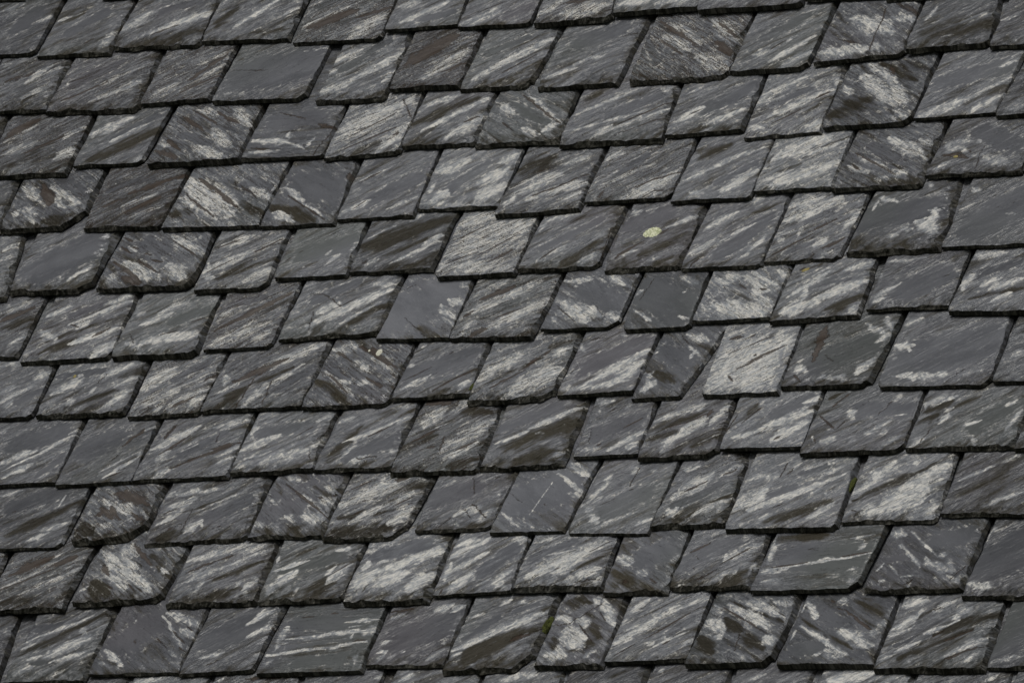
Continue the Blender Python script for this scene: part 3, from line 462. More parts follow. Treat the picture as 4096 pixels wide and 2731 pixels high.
7|C2|445 665 1170 635 725 65 1430 90|50 0|L 4 4 6 7 13|S 680 270 820 400 60 9;W 730 130 900 110 60 6;W 900 230 1000 330 30 8;W 640 320 880 550 16 8;K 680 350 840 520 10 7;K 740 150 870 240 10 7;K 980 360 1120 460 14 6;K 940 100 1260 300 22 7;W 780 400 850 420 14 7;W 1050 200 1200 300 50 5;S 950 450 1120 560 60 9;D 560 400 780 560 50 7;W 920 400 1000 420 40 6;D 900 270 990 310 25 7;W 500 600 850 580 25 4;W 1150 420 1250 350 40 4;K 1040 130 1110 190 25 6|brownish blotched slate with a white lichen crumb on top
7|C2|1215 590 1865 550 1445 90 2070 95|0 0|R 2 1 4 6 13|S 1400 350 1850 200 150 9;K 1300 420 1560 280 6 6;K 1560 500 1960 280 9 9;W 1300 480 1550 350 20 5;W 1760 500 1880 400 30 8;W 1350 290 1400 270 15 5;K 1700 180 1750 150 8 4;W 1470 130 1500 100 14 7;D 1600 530 1700 480 20 5|smooth slate with one dark curved line across its corner
7|C2|1860 628 2590 580 2080 95 2853 10|50 0|R 7 3 8 5 15|W 2000 370 2300 180 50 7;W 2280 470 2700 300 70 9;W 2200 520 2352 450 50 8;K 2070 470 2352 310 14 6;D 2000 460 2500 200 20 6;W 1960 400 2080 360 25 7;K 2308 330 2568 130 16 6;S 2300 130 2450 80 40 9;D 2560 120 2750 60 30 6;W 2600 200 2700 130 40 8;W 1900 560 1950 540 15 5|rough slate with a brilliant white lower right half
7|C3|495 562 1155 522 725 0 1380 10|10 0|R 3 0 1 6 14|S 750 300 1200 80 130 9;W 700 470 1270 130 28 9;W 950 450 1250 220 50 8;W 530 480 700 460 30 4;K 770 60 880 30 8 6;W 1040 20 1070 30 18 7;W 700 80 720 150 14 4;W 700 470 1100 400 30 6;C 600 350 680 250 5 4|slate half plain grey above, half frosted white below
7|C3|1130 592 1550 568 1390 5 1930 0|10 0|L 1 1 3 6 13|S 1400 150 1600 230 100 9;W 1620 100 1700 170 14 8;W 1600 10 1780 60 35 7;W 1240 480 1330 400 40 8;W 1640 220 1660 140 12 7;W 1210 500 1320 320 20 5;D 1350 330 1500 430 40 6;C 1550 20 1680 140 4 5;W 1690 300 1900 30 14 9;W 1330 170 1360 150 10 5|narrow slate with a shiny slanting right side
7|C3|1735 565 2390 540 1935 -70 2600 -60|0 20|R 9 2 1 8 16|W 1900 400 2352 100 200 8;K 2040 300 2352 130 12 8;K 1950 360 1990 410 8 8;K 1950 180 2352 0 5 4;K 2130 240 2430 100 16 7;K 2170 180 2190 185 10 8;K 1950 60 2100 0 20 5;D 2300 220 2480 110 16 5;W 2100 470 2300 350 60 6;K 2140 30 2160 20 14 6;W 1780 330 1830 260 40 7|whitest slate of the roof, with black gashes
7|C4|280 498 1045 472 480 -65 1330 -155|40 0|R 0 1 3 5 16|S 600 250 1000 100 200 9;K 640 -50 560 240 45 9;W 400 280 480 340 30 6;W 950 340 1050 230 45 8;W 1100 80 1180 0 30 7;W 600 380 640 370 20 8;W 980 -90 1180 20 18 6;W 1150 -130 1220 -40 30 6;W 650 380 950 390 20 5;K 380 350 440 420 10 6;C 640 180 720 240 4 5;W 330 320 440 230 14 5|smooth slate with a wet black run down its left
7|C4|1100 490 2040 470 1350 -165 2270 -140|60 30|R 0 0 1 6 13|S 1400 250 2100 50 300 9;W 1230 370 1680 350 28 6;W 1600 350 1680 330 20 7;W 1230 110 1390 110 20 8;W 1350 -80 1470 -130 20 5;W 1330 150 1350 150 25 6;W 1250 220 1270 200 20 4;W 1800 350 2000 320 20 4;W 2120 -40 2220 -100 20 4;C 1840 300 1680 420 4 4|broad plain smooth slate with rounded lower corners
7|C4|2080 445 2900 420 2300 -145 3100 -180|0 20|R 3 0 1 4 12|W 2250 200 2352 150 25 4|slate end with cloudy marks at the right frame
8|C1|-400 1345 470 1298 -150 750 735 740|0 0|R 2 0 1 5 12|S 150 950 500 850 150 9;W 0 1120 300 1000 30 7;W 20 1200 700 820 12 8;W 30 1240 260 1120 30 7;W 600 860 720 780 14 6;W 0 850 70 820 14 5;W 350 1230 420 1200 14 4;S 350 1200 550 1050 60 9|smooth slate at left frame with a long thin white ray
8|C1|480 1328 1110 1290 750 745 1385 740|0 0|R 1 1 1 5 12|S 750 1000 950 900 180 9;K 1060 970 1230 800 22 8;W 900 1240 1170 1060 20 8;W 850 1200 1210 990 10 5;K 1000 1180 1080 1150 12 5;W 1180 1060 1200 1000 20 5;C 960 1085 1050 1000 4 5;W 1200 840 1320 780 20 5;K 900 1240 1050 1180 10 5|plain slate with a dark wedge and white lower streak
8|C1|1135 1290 1955 1247 1405 740 2200 680|0 0|R 4 2 3 5 13|W 1300 1000 1700 790 35 8;K 1350 1050 1560 900 12 8;K 1400 900 1500 780 30 5;S 1550 1050 1900 850 70 9;K 1480 1160 2050 920 14 9;W 1880 1060 2050 950 22 7;W 1350 1090 1450 1000 40 6;W 1850 800 2180 720 30 5;C 1450 1000 1620 870 5 5;K 1820 990 1990 940 18 7;W 1300 1230 1500 1150 30 5;W 1850 1120 2000 1040 16 7;W 1530 1030 1700 940 6 4;C 1880 850 1850 930 4 5|slate with a deep black diagonal fracture
8|C2|-168 1228 535 1192 77 675 760 690|10 0|R 4 1 6 6 14|W -100 1020 250 860 30 7;S 100 850 500 800 100 9;K 380 885 540 790 6 8;W 100 1100 500 1000 50 5;W 350 1030 480 990 14 6;W 520 980 630 880 40 5;C 540 920 680 790 5 7;C 510 980 510 1100 5 5;W 0 880 80 760 20 6;W 600 730 720 690 30 6;W -50 1080 150 1020 14 6;W -130 1150 -20 1100 30 5|slate with a shell shaped flake at its right side
8|C2|545 1200 1200 1178 785 680 1470 580|0 0|R 3 1 6 6 12|S 850 1050 1250 900 100 9;W 790 950 1330 720 16 8;K 1010 890 1190 800 10 8;D 720 1050 950 780 45 7;D 650 1100 820 1000 40 6;W 780 760 880 720 20 5;W 1230 650 1400 600 35 5;D 1250 730 1400 640 22 7;W 1250 790 1400 680 20 6;W 1170 1030 1290 980 20 6;W 830 1110 1000 1040 20 5;W 720 1100 900 960 14 5;C 910 1070 1080 1055 5 7|slate with dotted white line and brown shaded left side
8|C2|1200 1230 1940 1210 1490 580 2170 640|20 0|R 5 4 5 5 16|W 1480 800 1650 630 60 7;W 1730 660 1870 590 35 7;W 1650 1080 1950 920 30 9;W 1650 1010 2080 720 50 6;K 1740 1010 1950 910 14 8;K 1400 920 1600 820 14 7;K 1500 600 1750 590 25 7;D 1750 620 2050 680 45 7;D 1300 1000 1580 870 50 6;W 1580 810 1680 770 8 8;W 1760 860 1840 830 14 8;K 1500 990 1580 960 16 7;D 1700 1130 1900 1080 50 6;C 1620 1000 1660 870 6 7;W 1850 860 2080 760 12 6|craggy slate with layered steps and cream flecks
8|C3|-173 1192 560 1155 62 625 780 550|10 0|R 1 0 9 6 14|S 50 800 500 620 90 9;W -20 940 230 830 20 9;W 230 830 740 600 22 9;D 50 980 650 750 110 8;W 300 860 370 860 22 6;W 540 790 550 780 14 5;W 0 700 100 650 10 5;D 100 1100 500 1000 50 6;W 450 1060 620 960 20 6;K 640 730 660 720 12 6|slate split by a white line, olive brown below
8|C3|635 1085 1180 1055 820 560 1360 590|0 0|R 2 1 1 6 12|S 850 850 1150 750 130 9;W 930 1010 1270 800 30 9;W 830 600 980 570 18 6;K 1060 810 1220 720 8 6;K 840 950 890 930 16 8;W 850 660 855 680 10 7;K 940 670 1000 630 8 5;W 1080 630 1120 620 18 5;W 700 1000 850 980 25 4;W 1100 990 1180 920 30 6;C 780 800 760 950 4 4|small smooth slate with broad white band at lower right
8|C3|1180 1105 1845 1065 1380 590 2035 570|50 0|R 4 2 3 5 15|W 1340 760 1760 590 30 6;K 1450 820 1780 690 14 6;W 1500 900 1760 720 45 8;W 1550 850 1770 730 25 7;W 1790 800 1960 610 22 9;D 1350 850 1800 640 25 7;S 1560 830 1680 770 25 9;D 1650 980 1880 830 60 8;W 1700 950 1880 850 8 6;W 1400 1000 1480 880 50 5;D 1250 930 1500 850 40 6;D 1480 1020 1780 850 40 4;K 1780 720 1830 640 20 8;W 1700 660 1750 590 25 6|glossy slate with brown pools and a white pointed tongue
8|C4|-245 1015 445 1000 -80 570 650 505|0 0|R 5 1 1 6 12|S 250 700 500 560 100 9;W 60 850 580 640 28 8;W 200 920 480 760 50 8;K 230 910 280 880 12 6;K 50 880 160 800 8 6;W 460 620 620 540 20 7;W 130 600 170 570 14 6;D 0 700 100 600 30 5;W -150 900 20 850 25 6;K -200 860 -100 700 8 6;K -60 780 130 620 6 5|slate with crisp grey rectangle over white fibrous foot
8|C4|440 1062 1305 1030 660 500 1520 490|50 0|R 1 1 2 6 15|S 950 650 1350 650 120 9;W 830 680 900 720 30 7;K 600 700 740 830 8 9;K 740 830 820 750 5 6;K 720 630 860 510 12 7;D 690 560 780 510 40 8;W 1050 830 1190 750 20 7;W 1120 860 1180 840 25 7;W 980 870 1080 840 25 6;W 600 930 740 910 25 6;C 1110 700 1220 570 4 5;W 1250 700 1350 690 10 5;W 1120 980 1300 870 20 5;W 1250 560 1290 530 16 6;W 540 880 560 930 10 6;K 550 880 570 950 5 7;W 850 900 900 930 20 3;W 680 830 690 820 10 6|slate with a V shaped crack at its left
8|C4|1340 1022 2265 998 1540 490 2500 440|0 0|R 3 0 5 5 15|W 1500 620 1760 540 35 6;W 1650 760 1700 680 28 7;W 1680 670 1760 630 14 6;D 1500 680 1750 580 30 7;W 1830 800 1980 750 16 6;W 1380 970 1520 880 22 6;W 1880 920 1960 900 30 5;D 1700 680 2000 520 30 6;S 1950 800 2250 600 120 9;W 2200 620 2300 560 22 5;W 2190 840 2340 650 16 6;W 1500 660 1540 590 14 6;C 1440 970 1560 800 5 7;C 1610 750 1720 650 5 5;D 1450 780 1600 700 40 6|wide slate with a slender flake at its lower left
8|C4|2270 1015 3000 990 2520 440 3250 430|0 0|R 2 0 3 4 13||dark slate corner at the right frame edge
9|D1|-350 455 525 425 -120 -104 790 -104|40 0|R 2 1 1 4 11|W 0 -40 180 -80 16 5;S 100 60 500 -60 120 9;W 500 60 560 -50 8 6;W 610 140 690 80 18 8;D 50 320 700 0 45 7;W 220 360 400 290 20 5;W 350 270 560 200 30 5;K 100 110 150 90 10 5;W 510 360 570 330 20 5;W 0 330 100 290 14 4;K 20 210 110 160 5 5|dark slate with a brown diagonal belt at left frame
9|D1|605 400 1220 355 820 -110 1450 -130|110 30|L 6 4 9 5 18|K 1000 -60 1250 40 60 6;K 850 60 960 160 30 5;K 1130 120 1220 160 22 6;W 960 30 1150 120 30 8;W 880 0 1000 120 25 7;K 950 60 1010 170 22 6;W 740 120 760 90 25 6;W 870 250 930 200 35 6;D 640 260 800 240 60 8;S 1050 200 1150 170 40 9;K 830 130 900 110 20 7;D 1000 330 1250 230 50 7;W 1080 30 1120 60 20 7|small crusty slate blotched black and brown
9|D1|1235 412 2115 352 1470 -130 2335 -194|30 0|R 3 2 7 5 13|W 1340 220 1560 100 20 7;W 1400 120 1650 0 50 5;W 1620 120 2000 -50 14 5;W 1570 280 1720 180 30 7;S 1700 200 2100 0 100 9;K 1400 120 1550 60 12 5;D 1500 130 1950 -30 14 6;K 1440 260 1480 240 20 6;D 1350 330 1500 260 40 5;W 1500 -50 1900 -100 25 5;W 1720 190 1730 240 8 7;C 1540 290 1650 60 4 4;K 1860 230 1890 225 10 6;W 1420 -20 1500 -80 20 4|wide slate, pale gritty left and smooth grey right
9|D2|-20 355 610 330 235 -204 865 -214|0 0|L 3 2 8 6 12|S 100 150 400 50 120 9;W 600 -30 760 50 40 7;K 300 -150 660 150 10 7;W 420 -60 650 130 14 6;W 300 130 380 180 20 6;W 450 120 620 190 50 8;W 640 -120 720 -70 18 7;W 330 -190 420 -160 20 5;K 590 -20 630 -10 8 6;K 480 0 520 30 14 7;W 180 0 200 20 12 5;S 400 -100 550 -150 50 9;D 350 240 500 200 30 5;W 50 200 90 230 25 6;K 710 -60 730 -50 12 5|slate with a thin brown vein falling to the right
9|D2|610 370 1310 348 880 -220 1600 -190|90 0|R 7 3 9 5 13|W 880 0 1350 -200 60 8;W 850 200 1150 40 28 9;W 1220 200 1400 50 50 8;K 870 -90 1080 -190 8 7;K 870 130 1000 60 8 5;D 750 150 1200 100 40 7;D 1000 130 1250 -10 22 6;W 960 10 1030 0 18 9;K 960 10 1020 0 5 7;W 1250 30 1380 -60 25 7;K 1240 50 1400 -30 8 7;K 1250 -170 1350 -190 25 6;D 700 260 1200 240 60 7;W 780 60 850 0 40 6;D 1350 -100 1500 -150 40 4|slate with rolling white waves and scaly tail
9|D2|1405 292 2050 270 1610 -190 2290 -234|40 0|R 2 1 6 6 9|S 1600 0 1900 -100 150 9;W 1750 140 1870 60 18 9;W 1850 130 1950 60 40 6;W 1950 180 2100 60 40 4;C 1820 70 1880 150 5 7;C 1900 30 2020 160 5 7;C 1540 260 1720 150 4 6;W 1740 200 1780 210 10 7;C 1910 -190 1920 -50 4 6;W 2110 -40 2130 -50 14 5;K 2100 -180 2140 -200 10 5;D 1780 240 1950 180 30 4|slate with branching hairline cracks at lower right
9|D3|-85 312 560 288 155 -234 865 -339|0 0|L 0 0 2 8 11|S 200 0 500 -100 250 9;W 10 100 180 250 10 8;W 500 -230 700 -70 18 9;W 600 -320 760 -200 30 8;W 220 190 290 240 10 5;C 430 -130 460 -115 6 6;C 90 -60 190 20 4 5;C 370 30 400 50 6 6;W 260 130 440 -160 5 5;W 90 150 200 230 30 3;W 600 -60 700 -50 40 3|flat light grey slate with white slashes at upper right
9|D3|590 310 1260 315 880 -335 1540 -309|0 10|R 3 1 1 7 11|S 900 100 1200 -50 150 9;W 700 60 950 -200 25 6;W 750 150 850 190 30 5;W 1180 220 1300 150 16 9;W 900 200 1180 100 12 5;K 900 20 990 -20 6 6;K 1100 -90 1140 -100 8 6;K 860 40 920 10 6 5;W 900 -180 960 -220 18 7;W 1130 -290 1160 -230 25 5;W 720 110 780 60 25 6;C 1190 -290 1110 -120 4 6;W 1300 -270 1330 -250 20 5;W 800 20 860 -30 20 5|even grey slate with straight tail and small white gleam
9|D3|1300 262 1920 250 1555 -310 2150 -395|10 0|R 4 2 9 6 18|W 1500 -30 1800 -220 60 7;W 1620 -260 1720 -310 22 9;D 1600 150 2030 -100 14 7;W 1640 140 1980 -30 30 7;W 1450 70 1480 130 30 8;S 1500 60 1850 -120 70 9;K 1600 -70 1750 -160 14 5;W 1900 -200 2080 -330 20 5;K 1920 -220 2020 -280 12 5;W 1560 -240 1600 -280 25 8;W 1480 -10 1530 -60 30 7;W 1850 100 1980 0 20 6|slate with crumbling white crust and notched black tail
9|D4|-195 290 730 275 60 -405 970 -364|30 0|R 6 1 1 6 18|W 0 100 800 -230 28 9;W -60 60 150 -100 60 7;W 500 160 740 20 25 7;S 150 -20 350 -100 70 9;S 450 -230 650 -300 50 9;D 150 190 700 0 60 7;W -120 80 -50 0 50 7;K 200 70 300 20 8 5;W 550 -60 700 -180 12 6;W 430 -330 350 -250 20 5;W 620 -220 800 -290 14 5;K 300 -220 380 -290 14 7;W 640 -50 650 -60 14 8;C 260 -200 320 -330 6 7;W 0 -180 250 -220 30 4;D -100 150 50 100 40 3;W 100 170 200 120 20 4|big slate crossed by one long curved white sweep
9|D4|785 215 1605 205 1010 -355 1810 -394|20 0|R 7 1 5 5 10|W 900 -50 1050 -150 25 6;W 1050 -130 1250 -330 35 6;D 900 10 1600 -330 22 8;W 1450 -180 1760 -330 35 6;W 1150 80 1500 -100 90 6;W 1500 130 1680 0 30 6;S 1450 50 1550 -30 35 9;W 980 100 1100 80 40 6;K 870 90 930 100 6 6;D 900 130 1050 70 20 5;W 1300 -100 1650 -250 50 5;W 1050 -230 1100 -200 25 6;K 1535 18 1545 20 8 9;W 1400 -330 1430 -300 18 7|hazy white slate with one dark slanting belt
9|D4|1635 155 2500 150 1835 -390 2750 -400|0 0|R 2 0 6 4 11|D 1800 -100 2352 -200 200 3;W 1810 -170 2100 -300 12 5;W 1980 50 2352 -80 18 5;W 2200 -340 2300 -370 25 4|dark olive slate against the right frame
10|D1|-900 1000 -150 985 -640 470 80 460|0 0|R 3 2 4 4 12||narrow slate corner with a pale fleck at left frame
10|D1|-130 985 545 960 110 455 840 400|0 0|R 5 5 6 4 16|K 100 650 450 480 50 7;W 0 780 520 500 18 6;W 150 830 650 600 22 6;K 0 780 500 570 8 6;S 200 750 500 640 40 8;W 470 500 540 450 16 6;D 0 880 200 850 40 5;K 450 570 650 480 30 6;D 500 850 640 750 50 5;W 500 870 580 820 40 4|slate with a brown crusty top and pale stripes below
10|D1|620 930 1385 885 865 400 1640 410|50 0|L 5 3 8 5 17|S 1200 480 1300 620 40 9;W 900 450 1250 760 60 7;W 870 560 1080 780 28 7;K 860 540 930 640 22 6;K 1150 380 1300 560 18 9;W 1120 380 1180 450 18 7;W 1060 400 1130 480 40 6;D 780 700 920 800 60 8;D 1090 680 1200 780 25 7;W 1380 590 1440 620 22 9;D 1300 450 1450 650 50 7;W 690 780 740 740 25 6;K 930 740 960 760 8 8;K 1100 720 1160 800 8 6;W 1210 750 1270 780 25 7|slate with a broad cream slab falling right, dark corner
10|D1|1430 935 2180 905 1650 410 2403 365|10 0|R 5 2 9 5 17|W 1600 540 2130 370 30 6;K 1580 630 1900 500 14 6;K 1870 520 1980 480 18 6;W 1750 660 2250 420 12 8;K 1760 690 1850 650 8 7;W 2090 770 2220 630 25 9;W 1600 700 1850 590 40 4;D 1850 680 2250 520 35 6;W 1990 760 2050 710 16 5;W 1680 780 1740 700 20 5;D 1650 860 2050 750 40 6;W 2040 450 2260 390 30 5;W 2080 820 2130 790 16 4|slate with a white chip near its right foot
10|D2|65 908 800 875 280 370 1010 375|10 0|R 3 1 9 5 13|S 300 600 750 480 90 9;W 190 730 400 610 40 7;W 180 620 500 510 16 7;W 640 640 720 570 16 9;W 720 430 850 420 25 7;W 650 700 850 540 30 7;K 690 640 860 530 8 7;D 250 560 560 400 12 6;W 230 540 250 480 10 9;W 130 800 200 740 30 6;D 500 780 700 720 70 6;W 380 770 400 760 16 6;W 650 720 800 600 30 6|slate with a bright white drop at its right middle
10|D2|797 918 1545 895 1025 370 1770 310|0 0|R 6 0 8 6 20|S 1100 480 1500 380 110 9;W 1050 650 1640 430 40 8;W 900 760 1060 610 60 8;W 1080 740 1330 620 60 8;W 1350 760 1560 640 50 8;W 1000 600 1020 520 16 8;W 1540 480 1640 400 30 5;W 1040 400 1060 390 12 8;S 1280 620 1520 520 16 9;S 1250 710 1400 640 16 9;W 1100 540 1180 520 10 7;D 950 790 1050 680 6 6|slate with white flame shaped streaks filling its foot
10|D2|1560 842 2230 800 1790 310 2408 320|10 0|R 5 0 2 6 10|W 1700 500 2050 320 35 8;W 1720 620 2040 440 22 8;W 1660 700 1720 540 16 8;W 1720 760 1870 650 50 7;W 1940 740 2060 670 10 8;W 2070 720 2240 610 18 7;S 2000 620 2250 420 100 9;W 1780 400 1950 340 35 8;K 1620 800 1650 760 8 6;W 2240 340 2400 330 20 4;W 2130 690 2190 730 30 4;S 1850 430 1960 380 8 9|slate with cream brush strokes at upper left
10|D3|105 800 870 790 300 315 1040 330|0 0|R 6 2 8 6 15|S 300 500 600 370 60 9;W 250 670 900 360 50 9;W 400 480 640 430 6 7;W 600 690 860 580 45 8;D 620 620 900 470 25 6;W 320 370 500 320 14 5;K 470 600 520 580 10 5;K 770 450 950 350 8 7;W 720 480 880 350 45 7;W 450 640 640 540 40 7;W 780 700 860 680 30 6;C 640 690 860 670 6 6|slate with one wide white diagonal belt, mossy tail
10|D3|880 825 1420 815 1060 330 1640 280|0 0|L 1 1 6 7 12|S 1250 500 1500 400 150 9;W 1000 490 1100 570 25 8;W 1100 560 1150 530 14 9;W 1070 480 1120 510 25 6;K 1280 670 1340 715 6 8;D 980 620 1120 720 60 7;W 1180 620 1250 640 30 5;K 1050 680 1090 700 20 6;W 1400 700 1460 630 20 4;W 1080 370 1130 350 20 3|smooth slate with ring shaped white patch and brown foot
10|D3|1455 785 2150 775 1660 275 2320 300|0 0|R 3 1 9 6 13|S 1600 550 2000 350 120 9;K 1630 460 1800 370 10 7;W 1920 530 2250 350 35 6;K 1880 560 2150 400 8 7;W 1750 720 2000 620 40 5;W 2150 620 2200 540 20 8;W 1980 640 2020 610 20 8;W 1850 690 1900 670 20 7;D 1850 740 2100 600 60 5;C 1680 480 1700 510 4 5;K 1650 580 1670 600 6 5;W 1480 760 1550 690 20 5;W 1920 480 1940 500 14 8;K 1650 690 1850 590 10 5|slate shattered into ridges at its lower right
10|D4|15 812 930 790 230 300 1210 230|60 0|H 0 1 1 6 14|S 400 500 900 500 200 9;W 100 620 1050 450 12 8;K 170 590 520 530 6 8;K 800 490 1050 445 8 9;W 870 330 1080 300 10 7;W 180 550 230 350 16 8;W 190 420 240 300 12 6;W 120 700 300 680 30 5;W 920 430 1000 380 25 5;W 860 600 930 580 30 4;W 100 630 350 590 14 6;D 430 320 650 300 60 7;K 500 430 600 410 8 5;W 230 390 290 380 8 5;W 830 710 880 690 25 4;W 600 520 750 500 18 5|smooth slate with a near level dotted line across
10|D4|990 810 1810 795 1225 235 2075 165|10 0|L 0 0 6 5 15|W 1200 260 1330 300 35 7;W 1300 380 1490 590 12 7;W 1380 250 1620 500 10 5;W 1560 540 1740 600 50 6;W 1500 470 1560 560 14 6;W 1620 490 1700 480 25 6;S 1600 350 1850 300 120 9;S 1250 500 1400 480 60 9;W 1090 610 1150 540 10 8;W 1120 680 1160 700 30 6;W 1200 550 1280 650 10 5;W 1300 660 1400 650 10 6;W 1600 650 1720 700 35 4;W 1350 760 1380 690 10 6;C 1400 670 1320 720 6 7;C 1710 700 1850 550 5 6;W 1740 700 1860 620 20 6;W 1260 380 1310 400 20 6|slate with spidery white veins on dark grey
10|D4|1820 860 2700 860 2100 165 2950 150|0 10|R 0 0 7 4 14|S 2000 600 2300 400 300 9;W 1900 700 2050 760 40 5;W 2020 360 2070 250 8 9;W 2100 220 2130 260 20 4|plain dark slate, right frame edge, pale smudge low left
11|D1|-650 1590 -10 1565 -400 1000 200 990|0 0|R 1 0 4 3 20||nearly black slate end at bottom left frame
11|D1|35 1595 700 1575 310 1000 1010 930|0 0|R 3 1 5 4 14|S 250 1100 500 1080 60 9;W 200 1230 780 980 14 6;D 150 1350 880 970 35 7;W 400 1340 750 1170 50 5;W 230 1370 370 1320 14 6;S 280 1400 340 1400 50 9;W 420 1400 720 1300 25 5;W 680 1090 740 1150 14 5;W 170 1280 300 1220 10 6;W 150 1480 250 1440 35 4;W 430 1500 560 1480 25 4;W 410 1280 420 1340 10 6;W 590 1180 600 1160 14 4|dark slate with a long shaded belt and pale lace
11|D1|755 1520 1535 1495 1025 930 1790 940|0 0|L 0 1 2 5 10|S 1050 1250 1300 1050 200 9;W 900 1280 1050 1430 22 7;W 1400 980 1560 1280 14 7;W 1450 970 1700 1080 30 6;W 1550 1100 1650 1180 40 6;K 1470 1110 1580 1230 10 7;K 1330 1170 1430 1270 6 6;K 1140 1200 1165 1225 7 6;S 1440 1050 1540 1090 18 9;K 1530 1260 1580 1300 10 6;W 830 1400 1000 1440 30 4;W 1430 1290 1500 1350 20 4;K 1600 1080 1650 1120 10 6|smooth slate with pale slab marks along its right side
11|D1|1530 1520 2165 1480 1800 940 2458 920|10 0|R 1 0 4 5 12|S 1850 1200 2150 1050 180 9;W 1700 1370 1920 1290 16 6;W 2150 1050 2300 930 30 6;W 2130 1170 2330 1070 25 6;W 2180 1330 2240 1290 16 5;C 1760 1420 1870 1370 5 6;K 2300 1090 2330 1100 12 7;W 2230 980 2352 930 20 5|plain slate with pale fibrous top right corner
11|D2|65 1520 945 1490 330 915 1190 920|0 0|H 0 1 1 6 15|S 400 1050 900 1050 100 9;W 300 1200 1080 1100 18 8;W 150 1340 1000 1210 18 9;W 820 1050 1130 1010 12 7;W 210 1230 330 1220 8 7;S 300 1260 850 1190 18 9;K 200 1230 300 1220 5 7;K 880 1215 1000 1200 12 8;W 990 1150 1080 1080 50 6;W 850 1190 870 1150 14 7;K 440 1000 560 990 8 6;K 680 970 760 965 8 8;W 200 1300 320 1060 18 6;W 300 1190 460 1170 8 6;W 120 1400 200 1380 16 5;W 880 1400 940 1320 16 5;W 550 1330 600 1320 20 4;W 830 1090 960 1070 6 6;S 400 1400 800 1350 70 9|slate with level white stripes across plain grey
11|D2|985 1445 1655 1435 1210 925 1900 850|0 0|R 1 1 3 5 10|S 1300 1200 1700 1050 200 9;W 1580 950 1720 890 28 8;W 1700 960 1830 890 20 6;W 1110 1310 1160 1290 22 7;W 1130 1240 1200 1200 25 5;W 1200 1000 1350 970 25 4;W 1290 1310 1330 1290 8 6;W 1500 1370 1660 1270 22 5;K 1200 960 1400 930 22 6;W 1640 1230 1680 1220 10 6;W 1080 1380 1130 1330 20 5;C 1400 1390 1650 1250 4 4|quiet grey slate with white patches at its top right
11|D2|1650 1500 2395 1478 1920 840 2670 805|130 10|R 3 1 9 5 17|W 1740 1290 2138 1110 16 8;W 1800 1270 2520 930 40 8;W 2140 890 2220 840 22 7;S 1850 1180 2100 1000 60 9;D 1850 1350 2400 1100 130 8;K 2240 1200 2370 1150 40 6;W 2300 1190 2380 1120 18 5;W 1900 990 1990 950 14 5;W 1720 1340 1800 1310 20 6;W 2300 860 2380 860 20 5;W 1740 1140 1700 1220 8 9;S 2250 950 2450 870 30 9|slate with a hollowed mossy tail left of the green moss
11|D3|305 1452 880 1448 560 800 1110 840|0 0|L 4 1 4 5 17|D 600 850 750 870 60 8;W 540 980 600 1060 22 9;W 540 1100 700 1260 60 8;W 400 1310 550 1330 50 8;W 680 1000 750 1080 40 7;D 740 960 860 1180 35 7;W 880 850 970 1060 30 7;S 900 900 940 960 30 9;D 620 1280 780 1230 60 7;K 850 950 900 1030 6 8;K 660 1040 800 1230 6 6;W 800 830 860 880 22 6;C 450 1070 600 1050 6 7;C 600 1050 860 870 6 7;D 450 1180 500 1260 30 6;W 590 1080 730 1190 25 7;W 800 1290 700 1340 25 6;W 460 1010 560 1000 20 6|patchwork black and white slate right of the green moss
11|D3|905 1418 1600 1390 1120 845 1830 800|10 0|R 5 2 2 6 15|W 1100 960 1270 850 20 9;W 990 1240 1500 900 40 7;W 1020 1150 1700 850 14 6;W 1000 1210 1200 1100 40 7;K 1240 1200 1710 900 9 8;K 1050 1150 1100 1120 6 6;W 1240 1230 1290 1240 18 7;W 1300 1280 1600 1110 12 7;K 1390 1240 1450 1200 10 8;W 1640 870 1780 840 22 6;S 1450 1150 1650 1000 50 9;W 1560 1270 1640 1180 12 4;W 1050 1060 1090 1000 20 5;K 960 1350 1150 1230 6 6|slate with cream wood grain stripes and a sharp tail
11|D3|1595 1448 2330 1430 1845 810 2610 810|60 0|L 4 1 4 4 20|W 1940 870 2300 1100 40 6;K 1900 900 2300 1160 8 7;W 1780 1030 1920 1100 40 7;W 1830 1150 1900 1180 25 6;D 1920 1010 2050 1130 50 7;D 1700 1180 1800 1300 70 8;W 2280 1180 2330 1230 40 8;D 2050 1150 2250 1280 50 7;W 2150 850 2352 950 30 5;W 2130 880 2430 1000 25 6;D 2000 850 2400 1050 22 6;K 2380 960 2440 990 8 6;C 2040 1140 2010 1300 5 6;D 2120 1180 2260 1270 30 7;W 1900 960 1850 900 20 4;W 2500 870 2350 880 25 5|thick tailed slate with grey blotches and falling veins
11|D4|252 1448 1070 1445 495 815 1310 820|0 0|L 1 1 1 5 19|S 600 950 780 1050 80 9;D 440 1000 900 1290 18 7;W 440 1070 850 1340 18 8;S 400 1280 600 1250 90 9;W 500 870 580 1020 25 7;W 780 1110 1030 1250 50 8;K 760 900 1050 1110 12 9;K 700 850 730 870 10 8;W 750 850 840 860 22 5;D 920 850 1150 950 60 6;W 1050 1150 1150 1020 30 4;W 540 1320 620 1310 20 6;W 650 1290 800 1340 40 4;K 940 1020 1050 1100 12 9;W 400 1100 360 1200 8 9;W 450 960 480 880 8 8|slate with a black gash falling right and bright left rim
